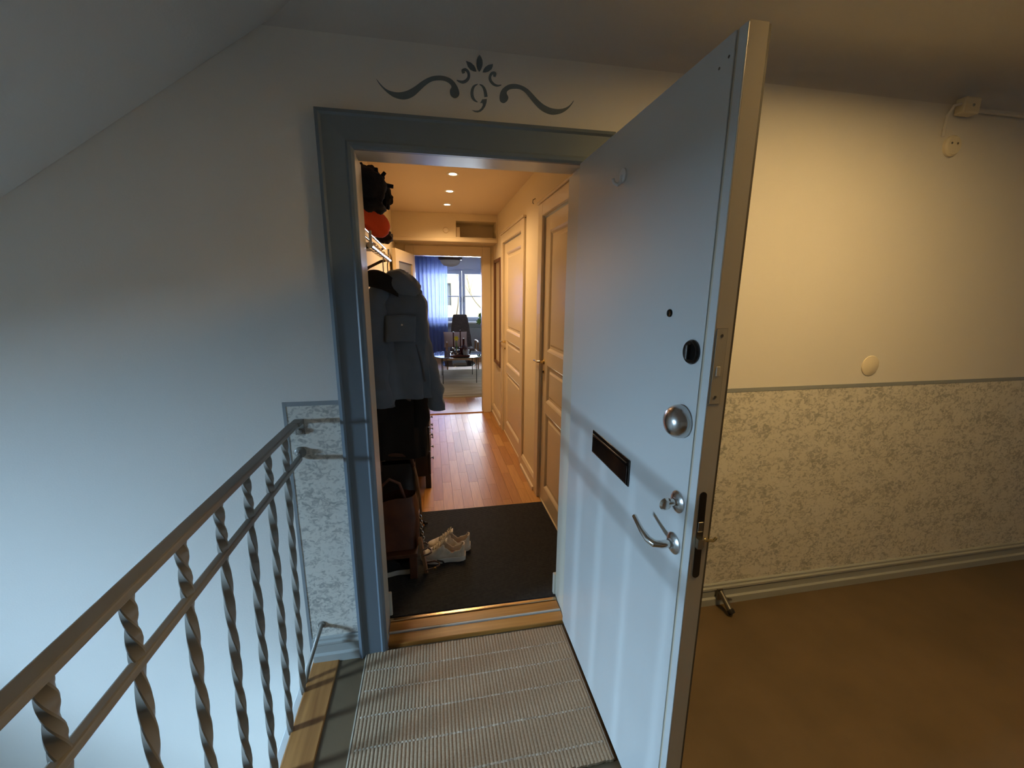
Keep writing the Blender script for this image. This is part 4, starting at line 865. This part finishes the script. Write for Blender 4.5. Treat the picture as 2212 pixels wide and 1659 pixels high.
# glass coffee table
gt = empty('glass_table', (.44, 7.35, FZ), 'oval glass coffee table with a lower glass shelf on the rug', 'table')
M_tg = clear_glass('table_glass', (.62, .70, .74, 1)); M_tedge = mat('glass_edge', sl(40, 60, 62), .1)
def superell(cx_, cy_, a, b, n=48, e=.62):
    return [(cx_+a*math.copysign(abs(cos(2*pi*k/n))**e, cos(2*pi*k/n)), cy_+b*math.copysign(abs(sin(2*pi*k/n))**e, sin(2*pi*k/n))) for k in range(n)]
TZ, SZ = .475, .315
def plate(name, a, b, z, t):
    P = superell(.445, 7.34, a, b); o = MB().prism([(x, y, z) for x, y in P], (0, 0, t)).build(name, M_tg, gt)
    MB().tube([(x, y, z+t/2) for x, y in P]+[(P[0][0], P[0][1], z+t/2)], t*.55, 6, caps=False).build('polished_edge', M_tedge, o, smooth=True)
plate('table_top', .425, .44, TZ, .010); plate('lower_shelf', .285, .33, SZ, .008)
for x in (.160, .725):
    for y in (6.96, 7.72): MB().tube([(x, y, FZ+.0148), (x, y, TZ)], .0065, 8).build('leg', M_blackm, gt, smooth=True)
tz = TZ+.010
tr = empty('serving_tray', (.455, 7.1, tz), 'dark red wooden tray on the glass coffee table', 'tray')
M_dred = mat('dark_red_lacquer', sl(66, 22, 24), .25)
B(.296, .616, 7.00, 7.26, tz, tz+.012).build('tray_base', M_dred, tr, bevel=.003)
for a in ((.296, .616, 7.00, 7.012), (.296, .616, 7.248, 7.26), (.296, .308, 7.013, 7.247), (.604, .616, 7.013, 7.247)): B(*a, tz+.0125, tz+.030).build('tray_rim', M_dred, tr, bevel=.002)
t0 = tz+.0122
def candle(x, y, h, label, dm_):
    c_ = empty('candlestick', (x, y, t0), label, 'candlestick', 'candlesticks on the tray')
    MB().lathe([(0, 0), (.030, 0), (.030, .012), (.012, .022), (.010, .10), (.018, .11), (.022, .13), (.020, .14), (0, .14)], (x, y, t0), (0, 0, 1), 18).build('holder', M_chrome if dm_ else M_dred, c_, smooth=True)
    MB().tube([(x, y, t0+.13), (x, y, t0+h)], .011, 12).build('candle', M_dred, c_, smooth=True)
candle(.352, 7.06, .405, 'slim dark red candle on the left of the tray', 1)
candle(.468, 7.075, .430, 'tallest dark red candle in the middle of the tray', 0)
va = empty('round_vase', (.515, 7.18, t0), 'round dark red vase behind the candles on the tray', 'vase')
MB().lathe([(0, 0), (.035, 0), (.062, .03), (.075, .075), (.066, .12), (.035, .15), (.018, .165), (.018, .25), (.024, .26)], (.530, 7.175, t0), (0, 0, 1), 24).build('vase_body', mat('dark_red_glass', sl(58, 16, 28), .12), va, smooth=True)
MB().lathe([(.018, .262), (.012, .28), (0, .285)], (.530, 7.175, t0), (0, 0, 1), 14).build('stopper', M_dred, va, smooth=True)
gb = empty('cut_glass_bowl', (.545, 7.055, t0), 'small clear cut-glass tumbler on the tray', 'glass')
M_cut = mat('cut_glass', (.95, .97, 1, 1), .08, trans=.9)
MB().lathe([(0, .004), (.036, .004), (.036, 0), (.042, 0), (.056, .10), (.053, .10), (.040, .010), (0, .010)], (.560, 7.058, t0), (0, 0, 1), 24).build('tumbler', M_cut, gb, smooth=True)
for k in range(12): a = 2*pi*k/12; MB().tube([(.560+.043*cos(a), 7.058+.043*sin(a), t0+.01), (.560+.056*cos(a), 7.058+.056*sin(a), t0+.085)], .004, 5).build('facet', M_cut, gb)
fl_ = empty('daffodil_pot', (.40, 7.16, t0), 'small white pot with a yellow daffodil on the tray', 'flower')
MB().lathe([(0, 0), (.040, 0), (.052, .07), (.054, .085), (.048, .085), (.044, .07), (0, .07)], (.408, 7.165, t0), (0, 0, 1), 20).build('pot', mat('pot_silver', (.8, .8, .82, 1), .2, 1), fl_, smooth=True)
M_yel = mat('daffodil_yellow', sl(238, 222, 60), .6); M_stem = mat('stem_green', sl(96, 140, 60), .6)
hp_ = Vector((.402, 7.14, t0+.285)); MB().tube([(.408, 7.165, t0+.07), (.406, 7.16, t0+.2), hp_], .005, 6).build('stem', M_stem, fl_, smooth=True)
for k in range(6):
    a = 2*pi*k/6; d = Vector((cos(a), -.25, sin(a))); e_ = Vector((-sin(a), 0, cos(a)))
    MB().prism([hp_, hp_+d*.025+e_*.016, hp_+d*.052, hp_+d*.025-e_*.016], (0, -.003, 0)).build('petal', M_yel, fl_)
MB().lathe([(.008, 0), (.014, .02), (.020, .030), (.016, .028), (0, .01)], hp_, (0, -1, 0), 14).build('trumpet', M_yel, fl_, smooth=True)
for dx in (-.018, .022): MB().prism([(.408, 7.165, t0+.07), (.408+dx, 7.165, t0+.2), (.408+dx*1.6, 7.165, t0+.26), (.408+dx*.8+.006, 7.165, t0+.2), (.414, 7.165, t0+.07)], (0, .002, 0)).build('leaf', M_stem, fl_)
for (x, y, lb) in ((.330, 7.205, 'silver tealight cup at the back left of the tray'), (.580, 7.225, 'silver tealight cup at the back right of the tray'), (.415, 7.045, 'silver tealight cup at the front of the tray')):
    q = empty('tealight_cup', (x, y, t0), lb, 'candle holder', 'tealights on the tray')
    MB().lathe([(0, 0), (.020, 0), (.024, .05), (.021, .05), (.018, .012), (0, .012)], (x, y, t0), (0, 0, 1), 16).build('cup', M_chrome, q, smooth=True)
    MB().lathe([(.017, .0125), (.017, .035), (0, .036)], (x, y, t0), (0, 0, 1), 12).build('wax', M_white, q, smooth=True)
mz = SZ+.0082
mg = empty('magazine_stack', (.45, 7.3, mz), 'small pile of magazines on the lower glass shelf', 'magazines')
for k, (cc, w, d) in enumerate(((sl(200, 196, 190), .12, .15), (sl(90, 70, 64), .11, .14), (sl(220, 218, 214), .115, .14))):
    B(.455-w, .455+w, 7.28-d, 7.28+d, mz+.012*k, mz+.0115+.012*k).build('magazine', mat('magazine_%d' % k, cc, .5), mg)

# armchair
ac = empty('armchair', (.55, 8.75, FZ), 'high-backed brown armchair with wooden arms in front of the window', 'armchair')
M_up = mat('armchair_brown_wool', sl(96, 84, 78), .95, col2=sl(80, 70, 66), nscale=40, bump=.4, bscale=80); M_aw = mat('armchair_wood', sl(150, 112, 78), .4)
def back(u, v):
    th = 2*pi*u; c_, s_ = cos(th), sin(th); w = curve([(0, .235), (.3, .22), (.55, .195), (.9, .165), (1, .145)], v); z = .40+.69*v
    d = .055*(1-.25*v)*(.25 if v > .97 else 1)
    return (.600+w*math.copysign(abs(c_)**.45, c_), 8.86+.20*v+d*math.copysign(abs(s_)**.6, s_), z-(.02*abs(c_)**6 if v > .9 else 0))
m = MB().grid(back, 36, 22, closeu=True); m.f += [list(range(36))[::-1], [21*36+k for k in range(36)]]; m.m += [0, 0]; m.build('backrest', M_up, ac, smooth=True)
B(.36, .84, 8.40, 8.86, .33, .44).build('seat', M_up, ac, bevel=.035)
for x in (.285, .905):
    MB().tube([(x, 8.32, .545), (x, 8.40, .575), (x, 8.60, .57), (x, 8.88, .55)], [.022, .024, .022, .018], 10).build('armrest', M_aw, ac, smooth=True)
    MB().tube([(x, 8.36, .56), (x+.0, 8.37, .30), (x, 8.34, FZ)], [.018, .019, .013], 10).build('leg', M_aw, ac, smooth=True)
    MB().tube([(x, 8.86, .56), (x, 8.92, .30), (x, 8.99, FZ)], [.018, .019, .013], 10).build('leg', M_aw, ac, smooth=True)
    MB().obox((x, 8.63, .34), (.012, 0, 0), (0, .27, 0), (0, 0, .025)).build('side_rail', M_aw, ac, bevel=.004)
MB().tube([(.285, 8.42, .34), (.905, 8.42, .34)], .014, 8).build('front_rail', M_aw, ac, smooth=True)
cu = empty('cushion', (.46, 8.6, .445), 'dusty pink square cushion leaning in the armchair', 'cushion')
def cush(sg):
    def f(u, v):
        p = (u*2-1, v*2-1); t = (1-abs(p[0])**2.6)*(1-abs(p[1])**2.6); th_ = .075*max(0, t)**.6
        x = .24*p[0]*(1-.05*(1-p[1]**2)); z = .155*p[1]*(1-.05*(1-p[0]**2))
        return (.470+x, 8.585+.06*p[1]-sg*th_, .605+z)
    return f
m = MB(); m.grid(cush(1), 20, 20); m.grid(cush(-1), 20, 20); m.build('cover', mat('cushion_pink', sl(176, 152, 146), .9, bump=.2, bscale=60), cu, smooth=True, weld=True)
# plant on a stand in front of the window
PZ = .74; PY = 9.72
ps = empty('plant_stand', (1.33, PY, FZ), 'slim wooden plant stand by the window', 'plant stand')
MB().lathe([(0, 0), (.13, 0), (.13, .02), (0, .02)], (1.33, PY, PZ-.021), (0, 0, 1), 24).build('stand_top', M_aw, ps)
for k in range(3): a = 2*pi*k/3; MB().tube([(1.33+.09*cos(a), PY+.09*sin(a), PZ-.02), (1.33+.14*cos(a), PY+.14*sin(a), FZ)], .012, 8).build('leg', M_aw, ps, smooth=True)
pp = empty('monstera_plant', (1.33, PY, PZ), 'green monstera in a white pot on the plant stand', 'plant')
MB().lathe([(0, 0), (.06, 0), (.08, .13), (.084, .14), (.076, .14), (.07, .11), (0, .11)], (1.33, PY, PZ), (0, 0, 1), 22).build('pot', M_white, pp, smooth=True)
M_lf = mat('monstera_green', sl(74, 118, 50), .35, col2=sl(104, 148, 66), nscale=6)
def mleaf(tip, s, rot, tilt):
    out = []
    for k in range(33):
        a = -pi*.96+2*pi*.96*k/32; r = (.5+.5*cos(a*.5))*(1.0-.35*(k % 4 == 2)*(abs(a) < 2.4)); out.append((sin(a)*r*.75, -cos(a)*r*.95+.15))
    R3 = Matrix.Rotation(rot, 3, 'Y') @ Matrix.Rotation(tilt, 3, 'X')
    P = [Vector(tip)+R3 @ Vector((x*s, .12*s*abs(x), y*s)) for x, y in out]
    m = MB(); c_ = Vector(tip)+R3 @ Vector((0, -.02*s, 0)); m.add([c_]+P, [(0, i, i+1) for i in range(1, len(P))]+[(0, len(P), 1)])
    m.build('leaf', M_lf, pp, solid=.003)
for tip, s, rot, tilt in (((1.120, 9.66, 1.03), .095, .5, .3), ((1.085, 9.64, .90), .105, .9, .2), ((1.20, 9.70, 1.24), .09, -.4, .5), ((1.34, 9.68, 1.30), .11, -1.0, .3), ((1.46, 9.7, 1.14), .10, -1.4, .2), ((1.22, 9.7, 1.00), .08, .2, .4)):
    MB().tube([(1.33, PY, PZ+.11), (lerp(1.33, tip[0], .5), lerp(PY, tip[1], .5), tip[2]+.03), tip], .006, 6).build('stem', M_stem, pp, smooth=True); mleaf(tip, s, rot, tilt)

# ================================================================== OUTSIDE
fb = empty('facade_building', (2, 24, -6), 'sunlit cream apartment building outside the living room window', 'building')
M_fac = mat('facade_cream', sl(240, 228, 190), .9)
fx = [(-5.35+2.9*k, -4.68+2.9*k) for k in range(6)]; fz = [(-5.05+2.9*k, -3.75+2.9*k) for k in range(5)]
slab('facade_wall', 1, 24, 24.5, [-8, 13], [-8, 9.5], [(a, b, c_, d) for a, b in fx for c_, d in fz], M_fac, parent=fb)
M_pane2 = mat('far_pane', sl(120, 130, 140), .1)
for a, b in fx:
    for c_, d in fz:
        w_ = B(a, b, 24.18, 24.22, c_, d).build('far_window', M_pane2, fb)
        B(a, b, 24.10, 24.18, c_, c_+.08).build('window_bar', M_white, w_); B((a+b)/2-.04, (a+b)/2+.04, 24.10, 24.18, c_+.08, d).build('window_bar', M_white, w_)
tag(B(-40, 40, 11, 60, -8.2, -8).build('ground_outside', mat('ground', sl(150, 146, 132), .9)), kind='structure')
tb_ = empty('bare_tree', (1.5, 15.5, -8), 'bare winter tree outside the living room window', 'tree')
M_bark = mat('bark', sl(112, 102, 88), .9)
MB().tube([(2.6, 15.5, -8), (2.4, 15.5, -3), (2.1, 15.5, 0), (2.2, 15.5, 3)], [.18, .15, .10, .04], 10).build('trunk', M_bark, tb_, smooth=True)
def branch(p, d, l, r, n):
    P = [Vector(p)]
    for k in range(4): d = (d+Vector((random.uniform(-.35, .35), random.uniform(-.2, .2), random.uniform(-.2, .3)))).normalized(); P.append(P[-1]+d*l/4)
    MB().tube(P, [r, r*.85, r*.7, r*.5, r*.3], 6).build('branch', M_bark, tb_, smooth=True)
    if n:
        for q in (P[2], P[3], P[4]): branch(q, (d+Vector((random.uniform(-.9, .9), 0, random.uniform(-.3, .7)))).normalized(), l*.55, r*.5, n-1)
branch((2.15, 15.5, -.6), Vector((-.75, 0, .65)), 2.2, .020, 2)
branch((2.12, 15.5, .6), Vector((-.5, .1, .8)), 1.6, .018, 2)
branch((2.2, 15.5, 1.4), Vector((.6, 0, .8)), 1.4, .03, 1)
tb2 = MB().tube([(.62, 14.5, -8), (.66, 14.5, -2), (.74, 14.5, .2), (.90, 14.5, 1.1), (.96, 14.5, 1.9)], [.06, .05, .022, .016, .008], 8)
t2 = empty('sapling', (.62, 14.5, -8), 'slender bare sapling outside the living room window', 'tree'); tb2.build('trunk', M_bark, t2, smooth=True)
MB().tube([(.82, 14.5, .66), (.92, 14.5, .80), (1.02, 14.5, .82)], [.012, .009, .004], 6).build('branch', M_bark, t2, smooth=True)
MB().tube([(.76, 14.5, .35), (.66, 14.5, .55), (.60, 14.5, .72)], [.012, .008, .004], 6).build('branch', M_bark, t2, smooth=True)
